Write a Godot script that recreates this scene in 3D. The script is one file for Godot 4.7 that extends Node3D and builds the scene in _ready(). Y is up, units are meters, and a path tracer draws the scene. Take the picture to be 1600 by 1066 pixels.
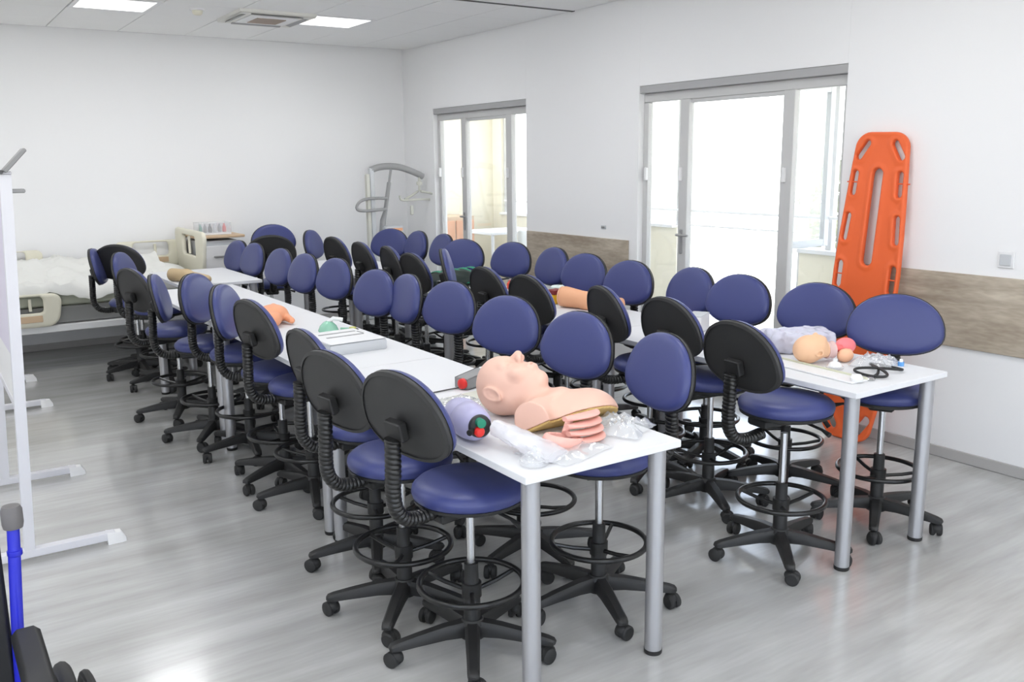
extends Node3D

# ---------------------------------------------------------------- mesh builder
class MB:
	var v := PackedVector3Array()
	var n := PackedVector3Array()
	var uv := PackedVector2Array()
	var ix := PackedInt32Array()

	func tri(a: int, b: int, c: int) -> void:
		var g := (v[b] - v[a]).cross(v[c] - v[a])
		if g.dot(n[a] + n[b] + n[c]) > 0.0:
			ix.append(a); ix.append(c); ix.append(b)
		else:
			ix.append(a); ix.append(b); ix.append(c)

	func quad(p: Array, nn: Vector3) -> void:
		var k := v.size()
		for q in p:
			v.append(q); n.append(nn); uv.append(Vector2(q.x, q.z))
		tri(k, k + 1, k + 2)
		tri(k, k + 2, k + 3)

	# chamfered box with softly shaded edges
	func box(size: Vector3, bevel: float, xf := Transform3D.IDENTITY) -> MB:
		var h := size * 0.5
		var b: float = min(bevel, 0.49 * min(size.x, min(size.y, size.z)))
		var k := v.size()
		var id := {}
		for sx in [-1, 1]:
			for sy in [-1, 1]:
				for sz in [-1, 1]:
					for a in 3:
						var p := Vector3(sx * (h.x - b), sy * (h.y - b), sz * (h.z - b))
						p[a] = [sx, sy, sz][a] * h[a]
						var nn := Vector3.ZERO
						nn[a] = [sx, sy, sz][a]
						id[[sx, sy, sz, a]] = v.size()
						v.append(xf * p)
						n.append((xf.basis * nn).normalized())
						uv.append(Vector2(p[(a + 1) % 3], p[(a + 2) % 3]))
		for a in 3:
			var b1 := (a + 1) % 3
			var c1 := (a + 2) % 3
			for s in [-1, 1]:
				var q := []
				for t in [[-1, -1], [1, -1], [1, 1], [-1, 1]]:
					var key := [0, 0, 0, a]
					key[a] = s; key[b1] = t[0]; key[c1] = t[1]
					q.append(id[key])
				tri(q[0], q[1], q[2]); tri(q[0], q[2], q[3])
		for a in 3:
			var b1 := (a + 1) % 3
			var c1 := (a + 2) % 3
			for sb in [-1, 1]:
				for sc in [-1, 1]:
					var q := []
					for t in [[-1, b1], [1, b1], [1, c1], [-1, c1]]:
						var key := [0, 0, 0, t[1]]
						key[a] = t[0]; key[b1] = sb; key[c1] = sc
						q.append(id[key])
					tri(q[0], q[1], q[2]); tri(q[0], q[2], q[3])
		for sx in [-1, 1]:
			for sy in [-1, 1]:
				for sz in [-1, 1]:
					tri(id[[sx, sy, sz, 0]], id[[sx, sy, sz, 1]], id[[sx, sy, sz, 2]])
		return self

	# skin over rings of equal length; normals are smoothed up to 42 degrees
	func loft(rings: Array, cap0 := true, cap1 := true, wrap := false, closed := true) -> MB:
		var R := rings.size()
		var M: int = rings[0].size()
		var RQ := R if wrap else R - 1
		var MQ := M if closed else M - 1
		var fn := PackedVector3Array()
		fn.resize(RQ * MQ)
		var sgn := 0.0
		for i in RQ:
			var A: PackedVector3Array = rings[i]
			var B: PackedVector3Array = rings[(i + 1) % R]
			var c := Vector3.ZERO
			for j in M:
				c += A[j] + B[j]
			c /= 2.0 * M
			for j in MQ:
				var j2 := (j + 1) % M
				var f := (B[j2] - A[j]).cross(B[j] - A[j2])
				sgn += f.dot((A[j] + B[j2]) * 0.5 - c)
				fn[i * MQ + j] = f.normalized()
		var s := 1.0 if sgn >= 0.0 else -1.0
		for i in RQ:
			var i2 := (i + 1) % R
			for j in MQ:
				var j2 := (j + 1) % M
				var me := fn[i * MQ + j]
				if me == Vector3.ZERO:
					continue
				var k := v.size()
				for corner in 4:
					var ri := i if corner < 2 else i2
					var rj := j if (corner == 0 or corner == 3) else j2
					var acc := Vector3.ZERO
					for di in 2:
						var qi := ri - di
						if wrap:
							qi = (qi + R) % R
						elif qi < 0 or qi >= RQ:
							continue
						for dj in 2:
							var qj := rj - dj
							if closed:
								qj = (qj + M) % M
							elif qj < 0 or qj >= MQ:
								continue
							var o := fn[qi * MQ + qj]
							if o.dot(me) > 0.74:
								acc += o
					v.append(rings[ri][rj])
					n.append(acc.normalized() * s)
					uv.append(Vector2(float(rj) / M, float(ri) / R))
				tri(k, k + 1, k + 2)
				tri(k, k + 2, k + 3)
		if not wrap and closed:
			if cap0: cap(rings[0], rings[1])
			if cap1: cap(rings[R - 1], rings[R - 2])
		return self

	func cap(ring: PackedVector3Array, inner: PackedVector3Array) -> void:
		var c := Vector3.ZERO
		var d := Vector3.ZERO
		for p in ring: c += p
		for p in inner: d += p
		c /= ring.size(); d /= ring.size()
		var nn := Vector3.ZERO
		for j in ring.size():
			nn += (ring[j] - c).cross(ring[(j + 1) % ring.size()] - c)
		nn = nn.normalized()
		if nn.dot(c - d) < 0.0: nn = -nn
		var k := v.size()
		v.append(c); n.append(nn); uv.append(Vector2(0.5, 0.5))
		for p in ring:
			v.append(p); n.append(nn); uv.append(Vector2(0.5, 0.5))
		for j in ring.size():
			tri(k, k + 1 + j, k + 1 + (j + 1) % ring.size())

	func tube(path: Array, r, seg := 12, xf := Transform3D.IDENTITY, loop := false, flat := Vector2.ONE) -> MB:
		var rings := []
		var up := Vector3.ZERO
		var L := path.size()
		for i in L:
			var a: Vector3 = path[(i - 1 + L) % L] if (loop or i > 0) else path[0]
			var b: Vector3 = path[(i + 1) % L] if (loop or i < L - 1) else path[L - 1]
			var t := (b - a).normalized()
			if up == Vector3.ZERO:
				up = Vector3.UP if absf(t.y) < 0.9 else Vector3.BACK
			up = (up - t * up.dot(t)).normalized()
			var w := t.cross(up)
			var rad: float = r[i] if r is Array else r
			var ring := PackedVector3Array()
			for j in seg:
				var an := TAU * j / seg
				ring.append(xf * (path[i] + (up * cos(an) * flat.x + w * sin(an) * flat.y) * rad))
			rings.append(ring)
		return loft(rings, true, true, loop)

	# profile of Vector2(radius, height) turned round y
	func lathe(prof: Array, seg := 24, xf := Transform3D.IDENTITY) -> MB:
		var rings := []
		for p in prof:
			var ring := PackedVector3Array()
			for j in seg:
				var an := TAU * j / seg
				ring.append(xf * Vector3(p.x * cos(an), p.y, p.x * sin(an)))
			rings.append(ring)
		return loft(rings, prof[0].x > 0.0005, prof[prof.size() - 1].x > 0.0005)

	# outline in local xy, pushed along z through [inset, z] steps
	func pad(outline: PackedVector2Array, steps: Array, xf := Transform3D.IDENTITY, bend := 0.0) -> MB:
		var rings := []
		var M := outline.size()
		var nr := PackedVector2Array()
		for j in M:
			var t := (outline[(j + 1) % M] - outline[(j - 1 + M) % M]).normalized()
			nr.append(Vector2(-t.y, t.x))
		var area := 0.0
		for j in M:
			area += outline[j].cross(outline[(j + 1) % M])
		var s := 1.0 if area > 0.0 else -1.0
		for st in steps:
			var ring := PackedVector3Array()
			for j in M:
				var q: Vector2
				if st[0] < 0.5:
					q = outline[j] + nr[j] * s * st[0]
				else:
					q = outline[j] * (1.0 - (st[0] - 0.5) * 2.0)
				ring.append(xf * Vector3(q.x, q.y, st[1] + bend * q.x * q.x))
			rings.append(ring)
		return loft(rings)

	func sphere(c: Vector3, r: Vector3, seg := 16, xf := Transform3D.IDENTITY) -> MB:
		var rings := []
		var K := seg / 2
		for i in K + 1:
			var a := PI * i / K
			var ring := PackedVector3Array()
			for j in seg:
				var b := TAU * j / seg
				ring.append(xf * (c + Vector3(sin(a) * cos(b) * r.x, cos(a) * r.y, sin(a) * sin(b) * r.z)))
			rings.append(ring)
		return loft(rings, false, false)

	# surface nets over a distance field
	func nets(f: Callable, lo: Vector3, hi: Vector3, h: float, xf := Transform3D.IDENTITY) -> MB:
		var nx := int(ceil((hi.x - lo.x) / h)) + 1
		var ny := int(ceil((hi.y - lo.y) / h)) + 1
		var nz := int(ceil((hi.z - lo.z) / h)) + 1
		var val := PackedFloat32Array()
		val.resize(nx * ny * nz)
		const B := 6
		var act := []
		for bx in range(0, nx, B):
			for by in range(0, ny, B):
				for bz in range(0, nz, B):
					var c := lo + Vector3(bx + 2.5, by + 2.5, bz + 2.5) * h
					var d: float = f.call(c)
					var on := absf(d) < h * 6.4
					if on: act.append(Vector3i(bx, by, bz))
					for x in range(bx, mini(bx + B, nx)):
						for y in range(by, mini(by + B, ny)):
							var at := (x * ny + y) * nz
							for z in range(bz, mini(bz + B, nz)):
								val[at + z] = f.call(lo + Vector3(x, y, z) * h) if on else d
		var sx := ny * nz
		var sy := nz
		var cellv := {}
		var off := [0, 1, sy, sy + 1, sx, sx + 1, sx + sy, sx + sy + 1]
		var k0 := v.size()
		for blk in act:
			for x in range(blk.x, mini(blk.x + B, nx - 1)):
				for y in range(blk.y, mini(blk.y + B, ny - 1)):
					for z in range(blk.z, mini(blk.z + B, nz - 1)):
						var at: int = (x * ny + y) * nz + z
						var m := 0
						for q in 8:
							if val[at + off[q]] < 0.0: m += 1
						if m == 0 or m == 8: continue
						var p := Vector3.ZERO
						var cnt := 0
						for e in [[0, 1], [2, 3], [4, 5], [6, 7], [0, 2], [1, 3], [4, 6], [5, 7], [0, 4], [1, 5], [2, 6], [3, 7]]:
							var va := val[at + off[e[0]]]
							var vb := val[at + off[e[1]]]
							if (va < 0.0) != (vb < 0.0):
								var t := va / (va - vb)
								var pa := Vector3(e[0] >> 2, (e[0] >> 1) & 1, e[0] & 1)
								var pb := Vector3(e[1] >> 2, (e[1] >> 1) & 1, e[1] & 1)
								p += pa.lerp(pb, t)
								cnt += 1
						cellv[at] = v.size()
						v.append(lo + (Vector3(x, y, z) + p / cnt) * h)
						n.append(Vector3.ZERO)
						uv.append(Vector2.ZERO)
		for at in cellv:
			for ax in 3:
				var st: int = [sx, sy, 1][ax]
				var va := val[at]
				var vb := val[at + st]
				if (va < 0.0) == (vb < 0.0): continue
				var u: int = [sy, 1, sx][ax]
				var w: int = [1, sx, sy][ax]
				var a = cellv.get(at); var b = cellv.get(at - u); var c = cellv.get(at - u - w); var d = cellv.get(at - w)
				if b == null or c == null or d == null: continue
				if va > 0.0:
					var tmp = b; b = d; d = tmp
				for t in [[a, b, c], [a, c, d]]:
					var g: Vector3 = (v[t[1]] - v[t[0]]).cross(v[t[2]] - v[t[0]])
					for q in t: n[q] += g
					ix.append(t[0]); ix.append(t[2]); ix.append(t[1])
		for k in range(k0, v.size()):
			n[k] = (xf.basis * n[k]).normalized()
			v[k] = xf * v[k]
		return self

	func mesh() -> ArrayMesh:
		var a := []
		a.resize(Mesh.ARRAY_MAX)
		a[Mesh.ARRAY_VERTEX] = v
		a[Mesh.ARRAY_NORMAL] = n
		a[Mesh.ARRAY_TEX_UV] = uv
		a[Mesh.ARRAY_INDEX] = ix
		var m := ArrayMesh.new()
		m.add_surface_from_arrays(Mesh.PRIMITIVE_TRIANGLES, a)
		return m

# ---------------------------------------------------------------- scene helpers
var M := {}
var used := {}
var rng := RandomNumberGenerator.new()

func numbered(called: String) -> String:
	var k: int = used.get(called, -1) + 1
	used[called] = k
	return called if k == 0 else "%s_%03d" % [called, k]

func tag(o: Node, label := "", category := "", group := "", kind := "") -> Node:
	if label: o.set_meta("label", label)
	if category: o.set_meta("category", category)
	if group: o.set_meta("group", group)
	if kind: o.set_meta("kind", kind)
	return o

func thing(called: String, label: String, category: String, at := Vector3.ZERO, turn := 0.0, group := "") -> Node3D:
	var o := Node3D.new()
	o.name = numbered(called)
	add_child(o)
	o.position = at
	o.rotation.y = turn
	tag(o, label, category, group)
	return o

func part(called: String, mb: MB, m: Material, parent: Node3D, label := "") -> MeshInstance3D:
	var o := MeshInstance3D.new()
	o.mesh = mb.mesh()
	o.mesh.surface_set_material(0, m)
	o.name = called
	o.cast_shadow = GeometryInstance3D.SHADOW_CASTING_SETTING_ON
	parent.add_child(o, true)
	if label: o.set_meta("label", label)
	return o

func solo(called: String, mb: MB, m: Material, label: String, category: String, at := Vector3.ZERO, turn := 0.0, group := "") -> MeshInstance3D:
	var o := part(numbered(called), mb, m, self)
	o.position = at
	o.rotation.y = turn
	tag(o, label, category, group)
	return o

func struct(called: String, mb: MB, m: Material, label: String, category: String) -> MeshInstance3D:
	var o := part(called, mb, m, self)
	tag(o, label, category, "", "structure")
	return o

func mat(c: Color, rough := 0.5, metal := 0.0) -> StandardMaterial3D:
	var m := StandardMaterial3D.new()
	m.albedo_color = c
	m.roughness = rough
	m.metallic = metal
	return m

func T(x: float, y: float, z: float) -> Transform3D:
	return Transform3D(Basis.IDENTITY, Vector3(x, y, z))

func RT(axis: Vector3, ang: float, at := Vector3.ZERO) -> Transform3D:
	return Transform3D(Basis(axis.normalized(), ang), at)

func mb() -> MB:
	return MB.new()

func bx(a: Vector3, b: Vector3, bevel := 0.002) -> MB:
	return mb().box((b - a).abs(), bevel, Transform3D(Basis.IDENTITY, (a + b) * 0.5))

static func smin(a: float, b: float, k: float) -> float:
	var h: float = max(k - absf(a - b), 0.0) / k
	return min(a, b) - h * h * k * 0.25

static func ell(p: Vector3, c: Vector3, r: Vector3) -> float:
	var q := (p - c)
	var k0 := (q / r).length()
	var k1 := (q / (r * r)).length()
	return k0 * (k0 - 1.0) / max(k1, 0.0001)

static func cone(p: Vector3, a: Vector3, b: Vector3, ra: float, rb: float) -> float:
	var ab := b - a
	var t := clampf((p - a).dot(ab) / ab.length_squared(), 0.0, 1.0)
	return (p - a - ab * t).length() - lerpf(ra, rb, t)

func smooth_path(pts: Array, n: int) -> Array:
	var c := Curve3D.new()
	var L := pts.size()
	for i in L:
		var t: Vector3 = (pts[mini(i + 1, L - 1)] - pts[maxi(i - 1, 0)]) / 6.0
		c.add_point(pts[i], -t, t)
	var out := []
	var len := c.get_baked_length()
	for i in n + 1:
		out.append(c.sample_baked(len * i / n, true))
	return out

func ring_path(r: float, y: float, n := 40, c := Vector3.ZERO) -> Array:
	var out := []
	for i in n:
		out.append(c + Vector3(r * cos(TAU * i / n), y, r * sin(TAU * i / n)))
	return out

func noise_bytes(seed_: int, freq: float, w: int, h: int, W: int, H: int, oct := 3) -> PackedByteArray:
	var f := FastNoiseLite.new()
	f.seed = seed_
	f.noise_type = FastNoiseLite.TYPE_SIMPLEX_SMOOTH
	f.frequency = freq
	f.fractal_octaves = oct
	var im := f.get_seamless_image(w, h)
	im.convert(Image.FORMAT_L8)
	if w != W or h != H: im.resize(W, H, Image.INTERPOLATE_CUBIC)
	return im.get_data()

func streak_texture(seed_: int, dark: Color, light: Color, W: int, H: int, coarse: float) -> ImageTexture:
	var a := noise_bytes(seed_, 0.02, W / 12, H, W, H, 4)
	var b := noise_bytes(seed_ + 1, 0.11, W / 5, H, W, H, 3)
	var c := noise_bytes(seed_ + 2, 0.012, W / 3, H, W, H, 3)
	var out := PackedByteArray()
	out.resize(W * H * 3)
	for i in W * H:
		var t := (a[i] * 0.45 + b[i] * 0.25 + c[i] * coarse) / (255.0 * (0.7 + coarse))
		t = clampf((t - 0.22) * 1.75, 0.0, 1.0)
		out[i * 3] = int(255.0 * lerpf(dark.r, light.r, t))
		out[i * 3 + 1] = int(255.0 * lerpf(dark.g, light.g, t))
		out[i * 3 + 2] = int(255.0 * lerpf(dark.b, light.b, t))
	return ImageTexture.create_from_image(Image.create_from_data(W, H, false, Image.FORMAT_RGB8, out))

# ---------------------------------------------------------------- dimensions
const WX := 4.67      # right wall
const BZ := -9.09     # back wall
const CH := 2.83      # ceiling
const TH := 0.76      # table height
const A0 := 1.39      # left row of tables
const B0 := 2.96      # right row of tables
const TW := 0.62

func _ready() -> void:
	rng.seed = 7
	setup_view()
	make_materials()
	build_room()
	build_doors()
	build_balcony()
	build_tables()
	build_chairs()
	build_spine_board()
	build_bed()
	build_cabinet()
	build_lift()
	build_stands()
	build_wheelchair()
	build_airway_bust()
	build_left_row_items()
	build_right_row_items()

func setup_view() -> void:
	var cam := Camera3D.new()
	cam.name = "camera"
	add_child(cam)
	cam.fov = 41.5
	cam.near = 0.05
	cam.far = 200.0
	cam.transform = Transform3D(Basis(Vector3.UP, -0.5882) * Basis(Vector3.RIGHT, -0.197) * Basis(Vector3.BACK, -0.011), Vector3(0, 1.65, 0))
	cam.current = true
	var we := WorldEnvironment.new()
	we.name = "world_environment"
	var e := Environment.new()
	var sky := Sky.new()
	var sm := ProceduralSkyMaterial.new()
	sm.sky_top_color = Color(0.80, 0.88, 1.0)
	sm.sky_horizon_color = Color(1.0, 1.0, 1.0)
	sm.ground_horizon_color = Color(1.0, 1.0, 0.985)
	sm.ground_bottom_color = Color(0.97, 0.97, 0.955)
	sm.energy_multiplier = 6.0
	sky.sky_material = sm
	e.background_mode = Environment.BG_SKY
	e.sky = sky
	e.ambient_light_source = Environment.AMBIENT_SOURCE_DISABLED
	e.tonemap_mode = Environment.TONE_MAPPER_LINEAR
	e.tonemap_exposure = 1.02
	e.sdfgi_enabled = true
	e.ssao_enabled = true
	e.ssil_enabled = true
	we.environment = e
	add_child(we)

func make_materials() -> void:
	M.wall = mat(Color(0.945, 0.945, 0.945), 0.9)
	M.ceil = mat(Color(0.955, 0.955, 0.95), 0.95)
	M.seam = mat(Color(0.86, 0.86, 0.86), 0.9)
	M.floor = mat(Color.WHITE, 0.23)
	M.floor.albedo_texture = streak_texture(11, Color(0.66, 0.657, 0.645), Color(0.758, 0.758, 0.752), 1024, 2048, 0.5)
	M.floor.metallic_specular = 0.5
	M.floor.clearcoat_enabled = true
	M.floor.clearcoat = 0.7
	M.floor.clearcoat_roughness = 0.14
	M.rail = mat(Color.WHITE, 0.55)
	M.rail.albedo_texture = streak_texture(31, Color(0.60, 0.545, 0.48), Color(0.80, 0.76, 0.69), 1024, 256, 0.3)
	M.skirting = mat(Color(0.70, 0.69, 0.68), 0.6)
	M.alu = mat(Color(0.69, 0.69, 0.69), 0.5, 0.35)
	M.frame = mat(Color(0.79, 0.79, 0.785), 0.5, 0.0)
	M.framedark = mat(Color(0.68, 0.68, 0.68), 0.55, 0.0)
	M.white = mat(Color(0.92, 0.92, 0.92), 0.4)
	M.table = mat(Color(0.885, 0.888, 0.895), 0.55)
	M.table.metallic_specular = 0.3
	M.tableedge = mat(Color(0.86, 0.86, 0.86), 0.5)
	M.leg = mat(Color(0.72, 0.72, 0.73), 0.38, 0.75)
	M.chrome = mat(Color(0.80, 0.80, 0.80), 0.2, 1.0)
	M.black = mat(Color(0.135, 0.135, 0.135), 0.5)
	M.shell = mat(Color(0.185, 0.185, 0.185), 0.5)
	M.rubber = mat(Color(0.16, 0.16, 0.16), 0.7)
	M.blackgloss = mat(Color(0.09, 0.09, 0.09), 0.28)
	M.blue = mat(Color(0.222, 0.252, 0.465), 0.40)
	M.blue.rim_enabled = true
	M.blue.rim = 0.25
	M.glass = mat(Color(0.93, 0.97, 0.95, 0.07), 0.02)
	M.glass.transparency = BaseMaterial3D.TRANSPARENCY_ALPHA
	M.film = mat(Color(0.95, 0.96, 0.97, 0.22), 0.12)
	M.film.transparency = BaseMaterial3D.TRANSPARENCY_ALPHA
	M.film.cull_mode = BaseMaterial3D.CULL_DISABLED
	M.filmwhite = mat(Color(0.95, 0.95, 0.97, 0.50), 0.2)
	M.filmwhite.transparency = BaseMaterial3D.TRANSPARENCY_ALPHA
	M.cream = mat(Color(0.93, 0.905, 0.82), 0.85)
	M.orange = mat(Color(0.93, 0.41, 0.20), 0.5)
	M.skin = mat(Color(0.90, 0.735, 0.66), 0.5)
	M.skin2 = mat(Color(0.93, 0.74, 0.62), 0.5)
	M.peach = mat(Color(0.92, 0.68, 0.52), 0.55)
	M.tan = mat(Color(0.78, 0.685, 0.53), 0.6)
	M.foam = mat(Color(0.80, 0.67, 0.42), 0.8)
	M.pink = mat(Color(0.93, 0.70, 0.65), 0.45)
	M.hotpink = mat(Color(0.93, 0.45, 0.45), 0.45)
	M.red = mat(Color(0.86, 0.17, 0.15), 0.4)
	M.green = mat(Color(0.10, 0.52, 0.40), 0.5)
	M.lav = mat(Color(0.70, 0.69, 0.82), 0.35)
	M.grey = mat(Color(0.55, 0.55, 0.55), 0.5)
	M.lightgrey = mat(Color(0.78, 0.79, 0.80), 0.45)
	M.yellow = mat(Color(0.88, 0.68, 0.10), 0.5)
	M.bedcream = mat(Color(0.89, 0.875, 0.80), 0.5)
	M.bedtan = mat(Color(0.84, 0.73, 0.60), 0.5)
	M.sheet = mat(Color(0.90, 0.90, 0.88), 0.9)
	M.sheetgreen = mat(Color(0.74, 0.75, 0.68), 0.9)
	M.bedgrey = mat(Color(0.56, 0.56, 0.55), 0.6)
	M.hoist = mat(Color(0.80, 0.80, 0.76), 0.5)
	M.hoistgrey = mat(Color(0.60, 0.60, 0.60), 0.5)
	M.chairblue = mat(Color(0.17, 0.19, 0.74), 0.22)
	M.stand = mat(Color(0.84, 0.84, 0.86), 0.45)
	M.slat = mat(Color(0.66, 0.60, 0.55), 0.6)
	M.mark = mat(Color(0.33, 0.33, 0.33), 0.7)

# ---------------------------------------------------------------- room
func build_room() -> void:
	var f := mb()
	f.box(Vector3(8.0, 0.1, 13.0), 0.001, T(1.2, -0.05, -3.0))
	for i in f.v.size():
		f.uv[i] = Vector2(f.v[i].x / 4.6, f.v[i].z / 5.2)
	struct("floor", f, M.floor, "pale grey wood-look vinyl floor with long soft streaks", "floor")
	# ceiling slab with a grid of square tiles hung below it
	var top := mb()
	top.box(Vector3(8.0, 0.12, 13.0), 0.001, T(1.2, CH + 0.075, -3.0))
	var c := struct("ceiling", top, M.seam, "white suspended tile ceiling with flush lamp panels", "ceiling")
	var P := 0.577
	var tile := mb().box(Vector3(P - 0.005, 0.016, P - 0.005), 0.003)
	var tm := tile.mesh()
	tm.surface_set_material(0, M.ceil)
	var lamps := []
	for ix in range(-7, 6):
		for iz in range(-3, 19):
			var x := 1.488 + P * ix
			var z := -7.52 + P * iz
			if iz == 2 or (iz == 3 and false):
				pass
			var is_lamp := (posmod(ix, 3) == 0 and posmod(iz, 4) == 0)
			if is_lamp:
				lamps.append(Vector2(x, z))
				continue
			if ix == 2 and iz == 0: continue
			if z - P * 0.5 < BZ - 0.3 or x - P * 0.5 > WX or z > 3.4: continue
			var o := MeshInstance3D.new()
			o.mesh = tm
			o.name = "ceiling_tile"
			o.position = Vector3(x, CH + 0.008, z)
			c.add_child(o, true)
	# walls
	struct("wall_back", bx(Vector3(-2.9, 0, BZ - 0.2), Vector3(WX + 0.25, CH + 0.14, BZ)), M.wall, "plain white back wall behind the hospital bed", "wall")
	# daylight from the two window walls behind the viewer
	var wl := mb()
	for q in [[BZ, -1.4, 0.0, CH + 0.14], [2.4, 3.5, 0.0, CH + 0.14], [-1.4, 2.4, 0.0, 0.9], [-1.4, 2.4, 2.5, CH + 0.14]]:
		wl.box(Vector3(0.2, q[3] - q[2], q[1] - q[0]), 0.001, T(-2.8, (q[2] + q[3]) * 0.5, (q[0] + q[1]) * 0.5))
	struct("wall_left", wl, M.wall, "plain white left wall of the room with a wide window", "wall")
	var wf := mb()
	for q in [[-2.9, -2.2, 0.0, CH + 0.14], [4.2, WX + 0.25, 0.0, CH + 0.14], [-2.2, 4.2, 0.0, 0.9], [-2.2, 4.2, 2.5, CH + 0.14]]:
		wf.box(Vector3(q[1] - q[0], q[3] - q[2], 0.2), 0.001, T((q[0] + q[1]) * 0.5, (q[2] + q[3]) * 0.5, 3.4))
	struct("wall_front", wf, M.wall, "plain white wall with a wide window behind the viewer", "wall")
	for k in 2:
		var lw := Node3D.new()
		lw.name = "window_%d" % (k + 2)
		add_child(lw)
		tag(lw, ["wide grey-framed window in the left wall, out of view", "wide grey-framed window behind the viewer, out of view"][k], "window", "", "structure")
		if k == 0:
			lw.position = Vector3(-2.8, 0, 0.5)
		else:
			lw.position = Vector3(1.0, 0, 3.4)
			lw.rotation.y = PI / 2
		var half: float = [1.9, 3.2][k]
		for i in 5:
			var z: float = lerpf(-half + 0.03, half - 0.03, i / 4.0)
			part("mullion", bx(Vector3(-0.03, 0.9, z - 0.03), Vector3(0.03, 2.5, z + 0.03), 0.004), M.frame, lw)
			if i < 4:
				part("pane", bx(Vector3(-0.004, 0.96, z + 0.03), Vector3(0.004, 2.44, z + (half - 0.03) * 0.5 - 0.03), 0.001), M.glass, lw)
		for y in [0.93, 2.47]:
			part("rail", bx(Vector3(-0.03, y - 0.03, -half), Vector3(0.03, y + 0.03, half), 0.004), M.frame, lw)
	var w := mb()
	var d1 := [-5.25, -3.44]
	var d2 := [-8.43, -6.74]
	var dh := 2.19
	for s in [[BZ - 0.2, d2[0], 0.0, CH + 0.14], [d2[1], d1[0], 0.0, CH + 0.14], [d1[1], 3.5, 0.0, CH + 0.14], [d2[0], d2[1], dh, CH + 0.14], [d1[0], d1[1], dh, CH + 0.14]]:
		w.box(Vector3(0.14, s[3] - s[2], s[1] - s[0]), 0.001, T(WX + 0.07, (s[2] + s[3]) * 0.5, (s[0] + s[1]) * 0.5))
	struct("wall_right", w, M.wall, "white right wall with two glazed door openings", "wall")
	# wood effect protection rails
	var r1 := bx(Vector3(WX - 0.018, 0.635, -6.72), Vector3(WX, 1.035, -5.34), 0.003)
	for i in r1.v.size(): r1.uv[i] = Vector2(r1.v[i].z * 0.45, -r1.v[i].y * 1.6)
	struct("trim_1", r1, M.rail, "wood-grain wall protection panel between the two glazed doors", "wall panel")
	var r2 := bx(Vector3(WX - 0.018, 0.635, -3.36), Vector3(WX, 1.035, 3.3), 0.003)
	for i in r2.v.size(): r2.uv[i] = Vector2(r2.v[i].z * 0.45, -r2.v[i].y * 1.6)
	struct("trim_2", r2, M.rail, "long wood-grain wall protection panel behind the orange board", "wall panel")
	var k := 1
	for s in [[BZ, d2[0]], [d2[1], d1[0]], [d1[1], 3.3]]:
		var b := bx(Vector3(WX - 0.014, 0.0, s[0]), Vector3(WX, 0.062, s[1]), 0.004)
		struct("baseboard_right" + ("" if k == 1 else "_%03d" % (k - 1)), b, M.skirting, ["low grey skirting right of the lift by the back corner", "low grey skirting between the two glazed doors", "low grey skirting on the right wall near the orange board"][k - 1], "skirting")
		k += 1
	struct("baseboard_back", bx(Vector3(-2.7, 0, BZ), Vector3(WX, 0.062, BZ + 0.014), 0.004), M.skirting, "low grey skirting along the back wall", "skirting")
	# lamp panels
	for p in lamps:
		if p.x > 4.2 or p.x < -2.4 or p.y < -8.5: continue
		var far := absf(p.y + 7.52) < 0.1
		var lab := "square white ceiling lamp panel out of view"
		if far and absf(p.x - 1.488) < 0.1: lab = "square glowing ceiling panel at the left, above the bed"
		elif far and absf(p.x - 3.219) < 0.1: lab = "square glowing ceiling panel right of the air conditioning cassette"
		lamp_panel(p.x, p.y, lab)
	# linear slot in the ceiling by the right wall
	struct("trim_3", bx(Vector3(-2.7, CH - 0.004, -6.075), Vector3(WX, CH + 0.004, -6.04), 0.001), M.mark, "thin dark slot across the ceiling towards the right wall", "ceiling slot")
	ceiling_cassette()
	var sd := thing("smoke_detector", "small round white detector on the ceiling left of the air conditioner", "smoke detector", Vector3(2.066, CH, -7.43))
	part("base", mb().lathe([Vector2(0.0, -0.012), Vector2(0.055, -0.012), Vector2(0.06, 0.0), Vector2(0.0, 0.0)], 24), M.white, sd)
	part("sensor_cap", mb().lathe([Vector2(0.0, -0.045), Vector2(0.025, -0.044), Vector2(0.036, -0.034), Vector2(0.04, -0.012), Vector2(0.0, -0.012)], 20), M.bedcream, sd)
	var sw := thing("light_switch", "white square switch plate above the wood panel at the far right", "light switch", Vector3(WX, 1.127, -2.42))
	part("plate", mb().box(Vector3(0.012, 0.085, 0.085), 0.004, T(-0.006, 0, 0)), M.white, sw)
	part("rocker", mb().box(Vector3(0.008, 0.058, 0.058), 0.003, T(-0.015, 0, 0)), M.lightgrey, sw)
	var sw2 := thing("wall_socket", "small grey fitting on the wall between the two glazed doors", "wall fitting", Vector3(WX, 1.122, -5.65))
	part("plate", mb().box(Vector3(0.008, 0.03, 0.06), 0.003, T(-0.004, 0, 0)), M.lightgrey, sw2)
	part("insert", mb().box(Vector3(0.006, 0.014, 0.04), 0.002, T(-0.01, 0, 0)), M.grey, sw2)

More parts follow.
